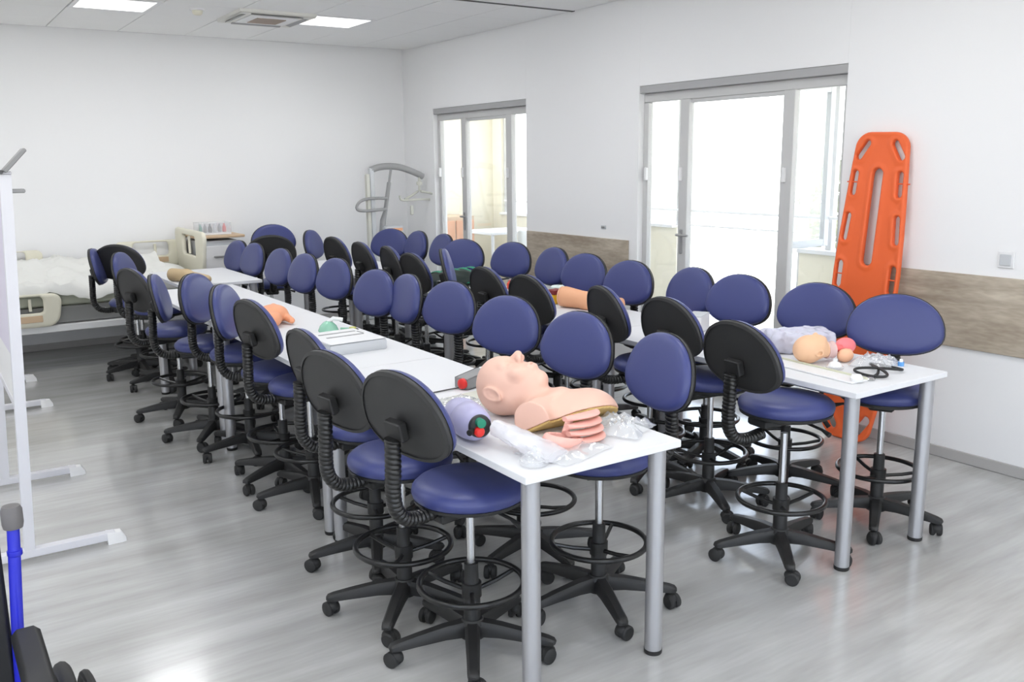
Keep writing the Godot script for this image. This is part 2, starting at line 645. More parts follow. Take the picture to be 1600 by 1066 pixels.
func lamp_panel(x: float, z: float, lab: String) -> void:
	var o := thing("ceiling_lamp", lab, "ceiling lamp", Vector3(x, CH, z), 0.0, "ceiling lamp panels" if lab.contains("out of view") else "")
	var fr := mb()
	for s in [-1, 1]:
		fr.box(Vector3(0.57, 0.02, 0.036), 0.003, T(0, 0.004, s * 0.267))
		fr.box(Vector3(0.036, 0.02, 0.497), 0.003, T(s * 0.267, 0.004, 0))
	part("frame", fr, M.white, o)
	var em = M.get("lampglow")
	if em == null:
		em = mat(Color(1, 1, 1), 0.6)
		em.emission_enabled = true
		em.emission = Color(1, 1, 1)
		em.emission_energy_multiplier = 1.6
		M.lampglow = em
	part("diffuser", mb().box(Vector3(0.50, 0.008, 0.50), 0.002, T(0, 0.002, 0)), em, o)
	var l := AreaLight3D.new()
	l.name = "panel_light"
	l.area_size = Vector2(0.5, 0.5)
	l.light_energy = 0.95
	l.light_color = Color(0.985, 0.99, 1.0)
	l.area_range = 14.0
	l.area_attenuation = 2.0
	l.shadow_enabled = true
	l.position = Vector3(0, -0.012, 0)
	l.rotation.x = -PI / 2
	o.add_child(l)

func ceiling_cassette() -> void:
	var o := thing("air_conditioner", "square ceiling air conditioning cassette with a dark centre grille", "air conditioner", Vector3(2.642, CH, -7.52))
	var fr := mb()
	fr.pad(PackedVector2Array([Vector2(-0.31, -0.31), Vector2(0.31, -0.31), Vector2(0.31, 0.31), Vector2(-0.31, 0.31)]), [[0.0, 0.0], [0.0, 0.018], [0.012, 0.028], [0.5, 0.028]], RT(Vector3.RIGHT, PI / 2))
	part("panel", fr, mat(Color(0.88, 0.875, 0.85), 0.5), o)
	for k in 4:
		part("louvre", mb().box(Vector3(0.42, 0.006, 0.045), 0.003, RT(Vector3.UP, k * PI / 2) * RT(Vector3.RIGHT, 0.25, Vector3(0, -0.031, 0.255))), M.hoistgrey, o)
	var gr := part("grille", mb().box(Vector3(0.40, 0.010, 0.40), 0.003, T(0, -0.031, 0)), M.white, o)
	for i in 9:
		part("grille_slat", mb().box(Vector3(0.24, 0.008, 0.016), 0.002, T(0, -0.038, -0.12 + i * 0.03)), M.slat, gr)

# ---------------------------------------------------------------- doors
func door_unit(called: String, lab: String, z0: float, z1: float, leaf0: float, leaf1: float) -> void:
	var o := Node3D.new()
	o.name = called
	add_child(o)
	tag(o, lab, "glass door", "", "structure")
	var X := WX + 0.05
	var D := 0.05
	var TOP := 2.19
	# header box and outer frame
	part("header", bx(Vector3(X - 0.05 + 0.004, TOP - 0.055, z0), Vector3(X + D, TOP, z1), 0.004), M.framedark, o)
	var fr := mb()
	fr.box(Vector3(D, 0.065, z1 - z0), 0.005, T(X + D / 2, TOP - 0.087, (z0 + z1) / 2))
	for z in [z0 + 0.025, z1 - 0.025]:
		fr.box(Vector3(D, TOP - 0.1205, 0.05), 0.004, T(X + D / 2, (TOP - 0.1205) / 2, z))
	part("frame", fr, M.frame, o)
	for z in [leaf0, leaf1]:
		part("mullion", bx(Vector3(X - 0.008, 0, z - 0.045), Vector3(X + D, TOP - 0.115, z + 0.045), 0.006), M.frame, o)
	part("sill", bx(Vector3(X, 0, z0 + 0.06), Vector3(X + D, 0.05, z1 - 0.06), 0.004), M.alu, o)
	var zs := [[z0 + 0.05, leaf0 - 0.045], [leaf0 + 0.045, leaf1 - 0.045], [leaf1 + 0.045, z1 - 0.05]]
	for s in zs:
		part("pane", bx(Vector3(X + 0.022, 0.05, s[0]), Vector3(X + 0.030, TOP - 0.115, s[1]), 0.001), M.glass, o)
	# sash bars of the leaf
	var lf := mb()
	lf.box(Vector3(0.04, 0.03, zs[1][1] - zs[1][0]), 0.004, T(X + 0.030, TOP - 0.13, (zs[1][0] + zs[1][1]) / 2))
	lf.box(Vector3(0.05, 0.09, zs[1][1] - zs[1][0]), 0.004, T(X + 0.034, 0.095, (zs[1][0] + zs[1][1]) / 2))
	part("sash_rail", lf, M.frame, o)
	for z in [z0 + 0.045, leaf0 - 0.02, leaf1 - 0.01]:
		part("hinge_cover", mb().box(Vector3(0.03, 0.10, 0.028), 0.008, T(X - 0.012, 1.545, z)), M.white, o)
	var h := mb()
	h.box(Vector3(0.012, 0.18, 0.03), 0.005, T(X - 0.014, 1.06, leaf0))
	h.tube([Vector3(X - 0.02, 1.11, leaf0), Vector3(X - 0.06, 1.11, leaf0), Vector3(X - 0.065, 1.11, leaf0 + 0.03), Vector3(X - 0.065, 1.11, leaf0 + 0.12)], 0.009, 10)
	part("handle", h, M.hoistgrey, o)

func build_doors() -> void:
	door_unit("door_1", "wide grey-framed glazed door with bright daylight, left of the orange board", -5.25, -3.44, -4.814, -3.892)
	door_unit("door_2", "narrower-looking grey-framed glazed door near the back corner beside the lift", -8.43, -6.74, -7.90, -7.09)

func build_balcony() -> void:
	var X0 := WX + 0.14
	var X1 := 6.4
	var c: Material = M.cream
	struct("floor_balcony", bx(Vector3(X0, -0.1, -10.2), Vector3(X1 + 0.2, 0.0, 0.5)), M.skirting, "tiled floor of the glazed balcony outside the doors", "floor")
	struct("ceiling_balcony", bx(Vector3(X0, 2.6, -10.2), Vector3(X1 + 0.2, 2.72, 0.5)), M.ceil, "white ceiling of the glazed balcony outside the doors", "ceiling")
	struct("wall_balcony_end", bx(Vector3(X0, 0, -10.2), Vector3(X1 + 0.2, 2.7, -10.0)), c, "cream end wall of the balcony seen through the far glazed door", "wall")
	struct("wall_balcony_near", bx(Vector3(X0, 0, 0.3), Vector3(X1 + 0.2, 2.7, 0.5)), c, "cream near end wall of the glazed balcony", "wall")
	var w := mb()
	w.box(Vector3(0.2, 0.98, 3.2), 0.003, T(X1 + 0.1, 0.49, -8.2))
	w.box(Vector3(0.2, 2.7, 0.4), 0.003, T(X1 + 0.1, 1.35, -10.0))
	w.box(Vector3(0.2, 0.85, 5.4), 0.003, T(X1 + 0.1, 0.425, -2.4))
	w.box(Vector3(0.2, 0.35, 10.2), 0.003, T(X1 + 0.1, 2.45, -4.9))
	struct("wall_balcony_outer", w, c, "cream balcony parapet under a band of outer windows", "wall")
	# outer windows
	var o := Node3D.new()
	o.name = "window_1"
	add_child(o)
	tag(o, "outer balcony glazing with pale frames beyond the open bright doorway", "window", "", "structure")
	for z in [-9.77, -9.0, -8.3, -7.55, -6.63, -5.12]:
		part("mullion", bx(Vector3(X1 + 0.04, 0.0 if z > -6.7 and z < -5.0 else 0.98, z - 0.03), Vector3(X1 + 0.10, 2.28, z + 0.03), 0.004), M.frame, o)
	for z in [-4.84, -3.6, -2.2, -0.8]:
		part("mullion", bx(Vector3(X1 + 0.04, 0.85, z - 0.03), Vector3(X1 + 0.10, 2.28, z + 0.03), 0.004), M.frame, o)
	part("railing", mb().tube([Vector3(X1 - 0.02, 1.16, -9.7), Vector3(X1 - 0.02, 1.16, 0.2)], 0.013, 10), M.white, o)
	part("lower_railing", mb().tube([Vector3(X1 - 0.02, 1.02, -6.6), Vector3(X1 - 0.02, 1.02, -5.15)], 0.009, 10), M.white, o)
	part("window_sill", bx(Vector3(X1 - 0.04, 0.85, -5.1), Vector3(X1 + 0.2, 0.885, 0.3), 0.004), M.white, o)
	part("window_sill", bx(Vector3(X1 - 0.04, 0.98, -9.8), Vector3(X1 + 0.2, 1.01, -6.63), 0.004), M.white, o)
	for s in [[-9.74, -9.03, 1.01], [-8.97, -8.33, 1.01], [-8.27, -7.58, 1.01], [-7.52, -6.66, 1.01], [-6.6, -5.15, 0.02], [-5.09, -4.87, 0.885], [-4.81, -3.63, 0.885], [-3.57, -2.23, 0.885], [-2.17, -0.83, 0.885]]:
		part("pane", bx(Vector3(X1 + 0.066, s[2], s[0]), Vector3(X1 + 0.074, 2.27, s[1]), 0.001), M.glass, o)
	# an opened casement seen through the right side light
	var cz := thing("casement_window", "open pale casement window behind the right side pane of the near door", "window", Vector3(X1 - 0.02, 0.93, -4.82), 0.0)
	var cf := mb()
	for y in [0.03, 1.27]: cf.box(Vector3(0.458, 0.06, 0.05), 0.004, T(-0.29, y, 0))
	for x in [-0.03, -0.55]: cf.box(Vector3(0.06, 1.30, 0.05), 0.004, T(x, 0.65, 0))
	part("sash", cf, M.lightgrey, cz)
	part("pane", mb().box(Vector3(0.47, 1.19, 0.006), 0.001, T(-0.29, 0.65, 0)), M.glass, cz)
	# trees beyond the window
	for t in [[12.0, -8.75, 2.6, 0.75], [15.5, -10.4, 3.1, 1.0]]:
		var tr := thing("tree", "pale green tree outside, behind the right side pane of the door" if t[1] > -9 else "yellow-green tree farther left outside beyond the balcony glazing", "tree", Vector3(t[0], -3.0, t[1]))
		part("trunk", mb().tube([Vector3(0, 0, 0), Vector3(0.05, 1.5, 0), Vector3(0, 3.2, 0.05)], [0.16, 0.12, 0.07], 10), M.tan, tr)
		var lf := mb()
		for i in 900:
			var d := Vector3(rng.randfn(), rng.randfn(), rng.randfn()).normalized() * pow(rng.randf(), 0.4)
			var p := Vector3(0, 3.9, 0) + d * Vector3(t[3], t[3] * 1.2, t[3])
			var a := Vector3(rng.randfn(), rng.randfn(), rng.randfn()).normalized()
			var b := a.cross(Vector3(0.3, 0.8, 0.5)).normalized()
			lf.quad([p - a * 0.12, p - b * 0.05, p + a * 0.12, p + b * 0.05], a.cross(b))
		var lo := part("foliage", lf, mat(Color(0.42, 0.42, 0.13), 0.7), tr)
		lo.set_meta("kind", "stuff")
	# furniture on the balcony seen through the far door
	var tb := thing("side_table", "small white table on the balcony behind the far glass door", "table", Vector3(5.75, 0, -8.75))
	part("tabletop", mb().box(Vector3(0.75, 0.03, 0.6), 0.006, T(0, 0.86, 0)), M.white, tb)
	for s in [[-1, -1], [-1, 1], [1, -1], [1, 1]]:
		part("leg", mb().tube([Vector3(s[0] * 0.33, 0, s[1] * 0.26), Vector3(s[0] * 0.33, 0.85, s[1] * 0.26)], 0.018, 10), M.white, tb)
	var cb := thing("cabinet", "low brown cabinet on the balcony behind the far glass door", "cabinet", Vector3(5.55, 0, -9.75))
	part("body", mb().box(Vector3(0.55, 1.0, 0.42), 0.006, T(0, 0.5, 0)), M.bedtan, cb)
	part("door", mb().box(Vector3(0.25, 0.9, 0.02), 0.004, T(-0.135, 0.5, 0.22)), M.peach, cb)
	part("door", mb().box(Vector3(0.25, 0.9, 0.02), 0.004, T(0.135, 0.5, 0.22)), M.peach, cb)
	var ch := thing("armchair", "wooden-armed chair on the balcony in front of the small white table", "chair", Vector3(6.0, 0, -8.25), 0.4)
	part("seat", mb().box(Vector3(0.5, 0.10, 0.5), 0.03, T(0, 0.42, 0)), M.sheet, ch)
	part("backrest", mb().box(Vector3(0.5, 0.45, 0.08), 0.03, T(0, 0.68, -0.22)), M.sheet, ch)
	for s in [-1, 1]:
		part("armrest", mb().tube(smooth_path([Vector3(s * 0.27, 0.0, 0.24), Vector3(s * 0.27, 0.55, 0.24), Vector3(s * 0.27, 0.63, 0.12), Vector3(s * 0.27, 0.66, -0.22), Vector3(s * 0.27, 0.0, -0.27)], 20), 0.018, 8), M.hoistgrey, ch)

# ---------------------------------------------------------------- tables
func table(lab: String, x0: float, z0: float, x1: float, z1: float, turn := 0.0) -> void:
	var o := thing("table", lab, "table", Vector3((x0 + x1) / 2, 0, (z0 + z1) / 2), turn, "")
	var hx := absf(x1 - x0) / 2
	var hz := absf(z1 - z0) / 2
	part("tabletop", mb().box(Vector3(hx * 2, 0.025, hz * 2), 0.003, T(0, TH - 0.0125, 0)), M.table, o)
	var ap := mb()
	for s in [-1, 1]:
		ap.box(Vector3(0.02, 0.028, hz * 2 - 0.2), 0.002, T(s * (hx - 0.09), TH - 0.0392, 0))
	part("under_frame", ap, M.framedark, o)
	for s in [[-1, 1], [1, 1], [-1, -1], [1, -1]]:
		var l := part("leg", mb().lathe([Vector2(0.0, 0.012), Vector2(0.0295, 0.012), Vector2(0.0295, TH - 0.025), Vector2(0.0, TH - 0.025)], 28, T(s[0] * (hx - 0.055), 0, s[1] * (hz - 0.055))), M.leg, o)
		part("foot_cap", mb().lathe([Vector2(0.0, 0.0), Vector2(0.029, 0.0), Vector2(0.031, 0.004), Vector2(0.031, 0.016), Vector2(0.0, 0.016)], 24, T(s[0] * (hx - 0.055), 0, s[1] * (hz - 0.055))), M.black, l)

func build_tables() -> void:
	var nm := ["nearest", "second", "third"]
	var zs := [-2.022, -3.607, -5.215, -6.82]
	for i in 3:
		table("%s white table of the left row%s" % [nm[i], [", carrying the pale head and shoulders manikin", ", carrying the flat white device", ", behind the second white device table"][i]], A0, zs[i], A0 + TW - 0.005, zs[i + 1] + 0.006)
	table("far white table of the left row, carrying the tan training arm", 1.66, -6.95, 2.28, -8.0)
	zs = [-2.055, -3.655, -5.255, -6.855, -8.0]
	nm = ["nearest", "second", "third", "farthest"]
	for i in 4:
		table("%s white table of the right row%s" % [nm[i], [", carrying the infant head manikin", ", carrying the small white box", ", carrying the green strapped bag", ", in front of the lift"][i]], B0, zs[i], B0 + TW, zs[i + 1] + 0.006)

# ---------------------------------------------------------------- stools
var proto: Node3D

func egg(hw: float, up: float, down: float, n := 40) -> PackedVector2Array:
	var out := PackedVector2Array()
	for i in n:
		var a := TAU * i / n
		var c := cos(a)
		var s := sin(a)
		var e := 0.90 if s < 0 else 0.96
		out.append(Vector2(hw * signf(c) * pow(absf(c), e), (up if s > 0 else down) * signf(s) * pow(absf(s), e)))
	return out

func make_stool() -> Node3D:
	var o := Node3D.new()
	# faces +x, origin on the floor under the gas column
	var seat := part("seat", mb().lathe([Vector2(0.0, 0.634), Vector2(0.10, 0.633), Vector2(0.144, 0.629), Vector2(0.174, 0.620), Vector2(0.190, 0.605), Vector2(0.193, 0.590), Vector2(0.189, 0.576), Vector2(0.179, 0.568), Vector2(0.0, 0.568)], 40), M.blue, o)
	part("seat_pan", mb().lathe([Vector2(0.0, 0.569), Vector2(0.176, 0.569), Vector2(0.188, 0.572), Vector2(0.186, 0.561), Vector2(0.160, 0.550), Vector2(0.0, 0.550)], 40), M.black, seat)
	part("mechanism", mb().box(Vector3(0.24, 0.035, 0.11), 0.01, T(-0.04, 0.535, 0)), M.black, seat)
	part("lever", mb().tube([Vector3(0.02, 0.537, 0.05), Vector3(0.03, 0.522, 0.17), Vector3(0.03, 0.51, 0.21)], [0.006, 0.006, 0.011], 8), M.black, seat)
	# backrest: local xy of the pad maps to z and y, its depth to x
	var tilt := RT(Vector3.BACK, 0.23)
	var bxf := T(-0.262, 0.845, 0) * tilt * Transform3D(Basis(Vector3(0, 0, 1), Vector3(0, 1, 0), Vector3(1, 0, 0)), Vector3.ZERO)
	# columns: pad x -> world z, pad y -> world y, pad z -> world x
	var back := part("backrest", mb().pad(egg(0.216, 0.180, 0.110), [[0.5, 0.0], [0.012, -0.004], [0.002, 0.004], [0.0, 0.012], [0.003, 0.018], [0.5, 0.018]], bxf, 0.12), M.shell, o)
	part("cushion", mb().pad(egg(0.212, 0.176, 0.106), [[0.999, 0.012], [0.505, 0.013], [0.5, 0.020], [0.502, 0.030], [0.515, 0.040], [0.54, 0.046], [0.60, 0.050], [0.72, 0.053], [0.86, 0.054], [0.99, 0.054]], bxf, 0.12), M.blue, back)
	part("bracket", mb().box(Vector3(0.034, 0.065, 0.085), 0.008, T(-0.284, 0.838, 0) * tilt), M.black, back)
	# ribbed cover of the J-shaped post
	var path := smooth_path([Vector3(-0.13, 0.545, 0), Vector3(-0.20, 0.535, 0), Vector3(-0.262, 0.546, 0), Vector3(-0.296, 0.585, 0), Vector3(-0.305, 0.64, 0), Vector3(-0.302, 0.72, 0), Vector3(-0.300, 0.815, 0)], 84)
	var rad := []
	for i in path.size():
		rad.append([0.030, 0.030, 0.0265][i % 3])
	part("post_cover", mb().tube(path, rad, 16, Transform3D.IDENTITY, false, Vector2(0.8, 1.0)), M.blackgloss, o)
	# column
	var col := part("gas_column", mb().lathe([Vector2(0.0, 0.27), Vector2(0.0145, 0.27), Vector2(0.0145, 0.54), Vector2(0.0, 0.54)], 20), M.chrome, o)
	part("column_sleeve", mb().lathe([Vector2(0.0, 0.07), Vector2(0.029, 0.07), Vector2(0.029, 0.215), Vector2(0.025, 0.222), Vector2(0.024, 0.325), Vector2(0.0, 0.33)], 24), M.black, col)
	# foot ring
	var ring := part("foot_ring", mb().tube(ring_path(0.177, 0.255, 48), 0.0105, 10, Transform3D.IDENTITY, true), M.blackgloss, o)
	part("ring_collar", mb().lathe([Vector2(0.024, 0.205), Vector2(0.034, 0.205), Vector2(0.034, 0.255), Vector2(0.024, 0.255)], 24), M.black, ring)
	for k in 3:
		var a := TAU * k / 3 + 0.4
		var d := Vector3(cos(a), 0, sin(a))
		part("ring_spoke", mb().tube([d * 0.03 + Vector3(0, 0.225, 0), d * 0.10 + Vector3(0, 0.235, 0), d * 0.172 + Vector3(0, 0.253, 0)], 0.008, 8), M.blackgloss, ring)
	# five star base
	part("hub", mb().lathe([Vector2(0.0, 0.060), Vector2(0.044, 0.060), Vector2(0.044, 0.112), Vector2(0.034, 0.125), Vector2(0.0, 0.125)], 24), M.black, o)
	for k in 5:
		var a := TAU * k / 5
		var q := RT(Vector3.UP, a)
		var rings := []
		for s in [[0.030, 0.094, 0.026, 0.026], [0.10, 0.094, 0.024, 0.022], [0.20, 0.084, 0.021, 0.017], [0.265, 0.076, 0.020, 0.013], [0.285, 0.073, 0.017, 0.010], [0.292, 0.072, 0.008, 0.004]]:
			var rr := PackedVector3Array()
			for t in [[-1.0, -1.0], [1.0, -1.0], [1.0, 0.4], [0.62, 1.0], [-0.62, 1.0], [-1.0, 0.4]]:
				rr.append(q * Vector3(s[0], s[1] + t[1] * s[3], t[0] * s[2]))
			rings.append(rr)
		var leg := part("leg", mb().loft(rings), M.black, o)
		var cq := q * RT(Vector3.UP, [0.6, 2.0, -0.9, 1.2, -2.2][k], Vector3(0.268, 0, 0))
		var cs := mb()
		for sd in [-1, 1]:
			cs.lathe([Vector2(0.0, -0.011), Vector2(0.022, -0.011), Vector2(0.0275, -0.007), Vector2(0.0275, 0.006), Vector2(0.022, 0.011), Vector2(0.0, 0.011)], 18, cq * RT(Vector3.RIGHT, PI / 2, Vector3(0.012, 0.0275, sd * 0.014)))
		cs.sphere(Vector3(0.004, 0.037, 0), Vector3(0.027, 0.022, 0.024), 12, cq)
		cs.tube([cq * Vector3(0, 0.04, 0), cq * Vector3(0, 0.072, 0)], 0.008, 8)
		part("caster", cs, M.rubber, leg)
	return o

# backrest x, z, turn in degrees (0 faces +x), lift, base turn
func stool(bx_: float, bz: float, turn: float, lift: float, lab: String, grp: String, base: float, seat_lift := 0.0) -> void:
	var o: Node3D = proto.duplicate()
	o.name = numbered("stool")
	add_child(o)
	var r := deg_to_rad(turn)
	o.rotation.y = r
	o.position = Vector3(bx_ + 0.232 * cos(r), 0, bz - 0.232 * sin(r))
	tag(o, lab, "stool", grp)
	for c in o.get_children():
		var nm := String(c.name)
		if nm.begins_with("leg") or nm.begins_with("hub") or nm.begins_with("foot_ring"):
			c.rotation.y = base
		elif nm.begins_with("seat"):
			c.position.y = seat_lift
		elif not nm.begins_with("gas"):
			c.position.y = lift

func build_chairs() -> void:
	proto = make_stool()
	var nth := ["nearest", "second", "third", "fourth", "fifth", "sixth", "seventh", "eighth", "ninth", "tenth", "eleventh", "twelfth"]
	var L := [[1.22, -2.40, 9, 0.012, 0.25], [1.17, -2.81, 8, 0.012, 0.1], [1.27, -3.30, 0, 0.0, 0.5], [1.315, -4.09, 6, 0.018, 0.5], [1.335, -4.61, -33, 0.025, 0.4], [1.345, -5.19, -39, 0.025, 0.2], [1.21, -5.52, -19, 0.0, 0.7], [1.17, -6.00, 14, 0.0, 0.3], [1.32, -7.13, -29, 0.0, 0.1], [1.36, -7.55, 48, 0.03, 0.9], [1.22, -7.60, -18, 0.0, 0.0]]
	var R := [[2.24, -2.40, 168, 0.0, 0.15], [2.29, -2.96, 184, 0.0, 0.2], [2.31, -3.53, 192, 0.0, 0.6], [2.36, -4.16, 188, 0.0, 0.3], [2.32, -4.60, 175, 0.0, 0.9], [2.28, -4.92, 187, 0.0, 0.5], [2.35, -5.70, 187, 0.0, 0.2], [2.30, -6.14, 184, 0.0, 0.7], [2.30, -6.64, 185, 0.0, 0.3], [2.37, -7.48, 185, -0.02, 0.9], [2.36, -7.90, 186, -0.025, 0.4]]
	var Mm := [[2.68, -2.37, -6, 0.012, 0.33], [2.885, -2.98, -6, 0.014, 0.55], [2.89, -3.44, -15, 0.015, 0.2], [2.875, -4.09, -2, 0.01, 0.8], [2.88, -4.54, -4, 0.014, 0.1], [2.89, -5.04, -32, 0.08, 0.4], [2.88, -5.48, -2, 0.024, 0.6], [2.89, -5.85, -8, 0.044, 0.2], [2.88, -6.31, -4, 0.044, 0.9], [2.89, -6.85, 2, 0.049, 0.5]]
	var F := [[3.77, -2.44, 207, 0.0, 0.1], [3.81, -2.92, 190, 0.0, 0.5], [3.77, -3.41, 184, 0.0, 0.25], [3.81, -3.82, 172, 0.0, 0.7], [3.77, -4.33, 183, 0.0, 0.4], [3.83, -4.86, 185, 0.0, 0.9], [3.93, -5.37, 175, 0.0, 0.1], [3.94, -5.93, 191, 0.0, 0.35], [3.79, -6.43, 205, 0.0, 0.6], [3.93, -7.03, 176, 0.0, 0.0], [3.93, -7.51, 178, 0.0, 0.3], [3.86, -7.92, 209, 0.0, 0.8]]
	for i in L.size():
		var s = L[i]
		stool(s[0], s[1], s[2], s[3], "%s blue stool, %s from the near end, outer side of the left table row" % [["black-backed", "blue-fronted"][int(s[2] < 0)], nth[i]], "stools along the outer side of the left table row", s[4])
	for i in R.size():
		var s = R[i]
		stool(s[0], s[1], s[2], s[3], "blue stool facing the viewer, %s from the near end, aisle side of left table row" % nth[i], "stools along the aisle side of the left table row", s[4])
	for i in Mm.size():
		var s = Mm[i]
		stool(s[0], s[1], s[2], s[3], "black-backed blue stool, %s from the near end, aisle side of right table row" % nth[i], "stools along the aisle side of the right table row", s[4], 0.07 if i == 0 else 0.025)
	for i in F.size():
		var s = F[i]
		stool(s[0], s[1], s[2], s[3], "blue stool, %s from the near end, door side of the right table row" % nth[i], "stools along the door side of the right table row", s[4], 0.025)
	stool(3.26, -8.30, 318, 0.0, "blue stool facing the viewer at the far end of the right table row", "stools at the far end of the rows", 0.3)
	stool(2.86, -8.30, 270, 0.07, "raised blue stool facing the viewer, far end of the aisle between table rows", "stools at the far end of the rows", 0.6)
	stool(2.60, -7.65, 75, 0.03, "black-backed stool turned away in the aisle, before a raised blue stool", "stools at the far end of the rows", 0.2)

# ---------------------------------------------------------------- orange spine board
func build_spine_board() -> void:
	var slot := func(p: Vector2, a: Vector2, b: Vector2, r: float) -> float:
		var ab := b - a
		var t := clampf((p - a).dot(ab) / ab.length_squared(), 0.0, 1.0)
		return (p - a - ab * t).length() - r
	var holes := []
	for s in [-1.0, 1.0]:
		holes.append([Vector2(s * 0.135, 1.70), Vector2(s * 0.088, 1.775), 0.019])
		holes.append([Vector2(s * 0.148, 1.49), Vector2(s * 0.142, 1.60), 0.018])
		holes.append([Vector2(s * 0.168, 1.22), Vector2(s * 0.157, 1.35), 0.018])
		holes.append([Vector2(s * 0.174, 0.94), Vector2(s * 0.174, 1.06), 0.021])
		holes.append([Vector2(s * 0.172, 0.70), Vector2(s * 0.172, 0.82), 0.021])
		holes.append([Vector2(s * 0.165, 0.44), Vector2(s * 0.168, 0.56), 0.021])
		holes.append([Vector2(s * 0.148, 0.27), Vector2(s * 0.152, 0.36), 0.019])
		holes.append([Vector2(s * 0.085, 0.075), Vector2(s * 0.132, 0.15), 0.026])
	holes.append([Vector2(0, 1.10), Vector2(0, 1.60), 0.033])
	var ws := [[0.0, 0.150], [0.25, 0.192], [0.75, 0.210], [1.02, 0.214], [1.25, 0.204], [1.6, 0.180], [1.84, 0.160]]
	var f := func(p: Vector3) -> float:
		var q := Vector2(p.x, p.y)
		var w := 0.16
		for i in ws.size() - 1:
			if q.y >= ws[i][0]:
				w = lerpf(ws[i][1], ws[i + 1][1], clampf((q.y - ws[i][0]) / (ws[i + 1][0] - ws[i][0]), 0.0, 1.0))
		if q.y < 0.0: w = ws[0][1]
		# rounded-corner slab
		var rc := 0.085
		var d2 := Vector2(absf(q.x) - w + rc, absf(q.y - 0.92) - 0.92 + rc)
		var d := Vector2(maxf(d2.x, 0), maxf(d2.y, 0)).length() + minf(maxf(d2.x, d2.y), 0.0) - rc
		for h in holes:
			if absf(q.y - h[0].y) < 0.75:
				d = maxf(d, -slot.call(q, h[0], h[1], h[2]))
		# raised rims round the edge, flat bed between
		var th := 0.0135 + 0.005 * clampf((d + 0.035) / 0.02, 0.0, 1.0)
		var e := Vector2(d + 0.010, absf(p.z) - th + 0.010)
		return Vector2(maxf(e.x, 0), maxf(e.y, 0)).length() + minf(maxf(e.x, e.y), 0.0) - 0.010
	var base := Vector3(4.515, 0.0, -3.20)
	var topp := Vector3(4.635, 1.79, -3.15)
	var up := (topp - base).normalized()
	var side := (Vector3(0, 0, 1) - up * up.z).normalized()
	var nrm := side.cross(up)
	var o := thing("spine_board", "tall orange plastic spine board leaning on the wall right of the door", "spine board", base)
	o.basis = Basis(side, up * 0.975, nrm)
	part("board", mb().nets(f, Vector3(-0.235, -0.02, -0.03), Vector3(0.235, 1.87, 0.03), 0.0068), M.orange, o)
	for s in [-1.0, 1.0]:
		for y in [1.55, 1.0]:
			part("strap_pin", mb().tube([Vector3(s * 0.115, y, 0), Vector3(s * 0.20, y, 0)], 0.004, 8), M.orange, o)
	var st := mb().tube(smooth_path([Vector3(-0.15, 0.30, 0.035), Vector3(-0.16, 0.22, 0.06), Vector3(-0.12, 0.12, 0.07), Vector3(-0.07, 0.06, 0.06)], 18), 0.012, 8, Transform3D.IDENTITY, false, Vector2(0.35, 1.3))
	part("strap", st, M.black, o, "black strap end")

# ---------------------------------------------------------------- hospital bed
func rail_panel(o: Node3D, called: String, w: float, h: float, at: Vector3, ry := 0.0) -> void:
	# cream moulded side rail with a grip opening and a tan inlay
	var f := func(p: Vector3) -> float:
		var rc := minf(h * 0.32, 0.09)
		var sx := p.x + (0.16 * (p.y / h) * w if p.x < 0 else -0.10 * (p.y / h) * w)
		var d2 := Vector2(absf(sx) - w * 0.5 + rc, absf(p.y - h * 0.5) - h * 0.5 + rc)
		var d := Vector2(maxf(d2.x, 0), maxf(d2.y, 0)).length() + minf(maxf(d2.x, d2.y), 0.0) - rc
		var g2 := Vector2(absf(p.x + 0.02) - w * 0.24, absf(p.y - h * 0.68) - h * 0.13)
		var g := Vector2(maxf(g2.x, 0), maxf(g2.y, 0)).length() + minf(maxf(g2.x, g2.y), 0.0) - 0.03
		d = maxf(d, -g)
		var e := Vector2(d + 0.012, absf(p.z) - 0.020 + 0.012)
		return Vector2(maxf(e.x, 0), maxf(e.y, 0)).length() + minf(maxf(e.x, e.y), 0.0) - 0.012
	var xf := RT(Vector3.UP, ry, at)
	var r := part(called, mb().nets(f, Vector3(-w * 0.8, -0.03, -0.04), Vector3(w * 0.8, h + 0.03, 0.04), 0.012, xf), M.bedcream, o)
	part("inlay", mb().box(Vector3(w * 0.55, h * 0.20, 0.008), 0.003, xf * T(-0.02, h * 0.26, 0.020)), M.bedtan, r)
	part("grip_bar", mb().tube([Vector3(0.02, h * 0.50, 0), Vector3(0.02, h * 0.86, 0)], 0.012, 8, xf), M.bedcream, r)

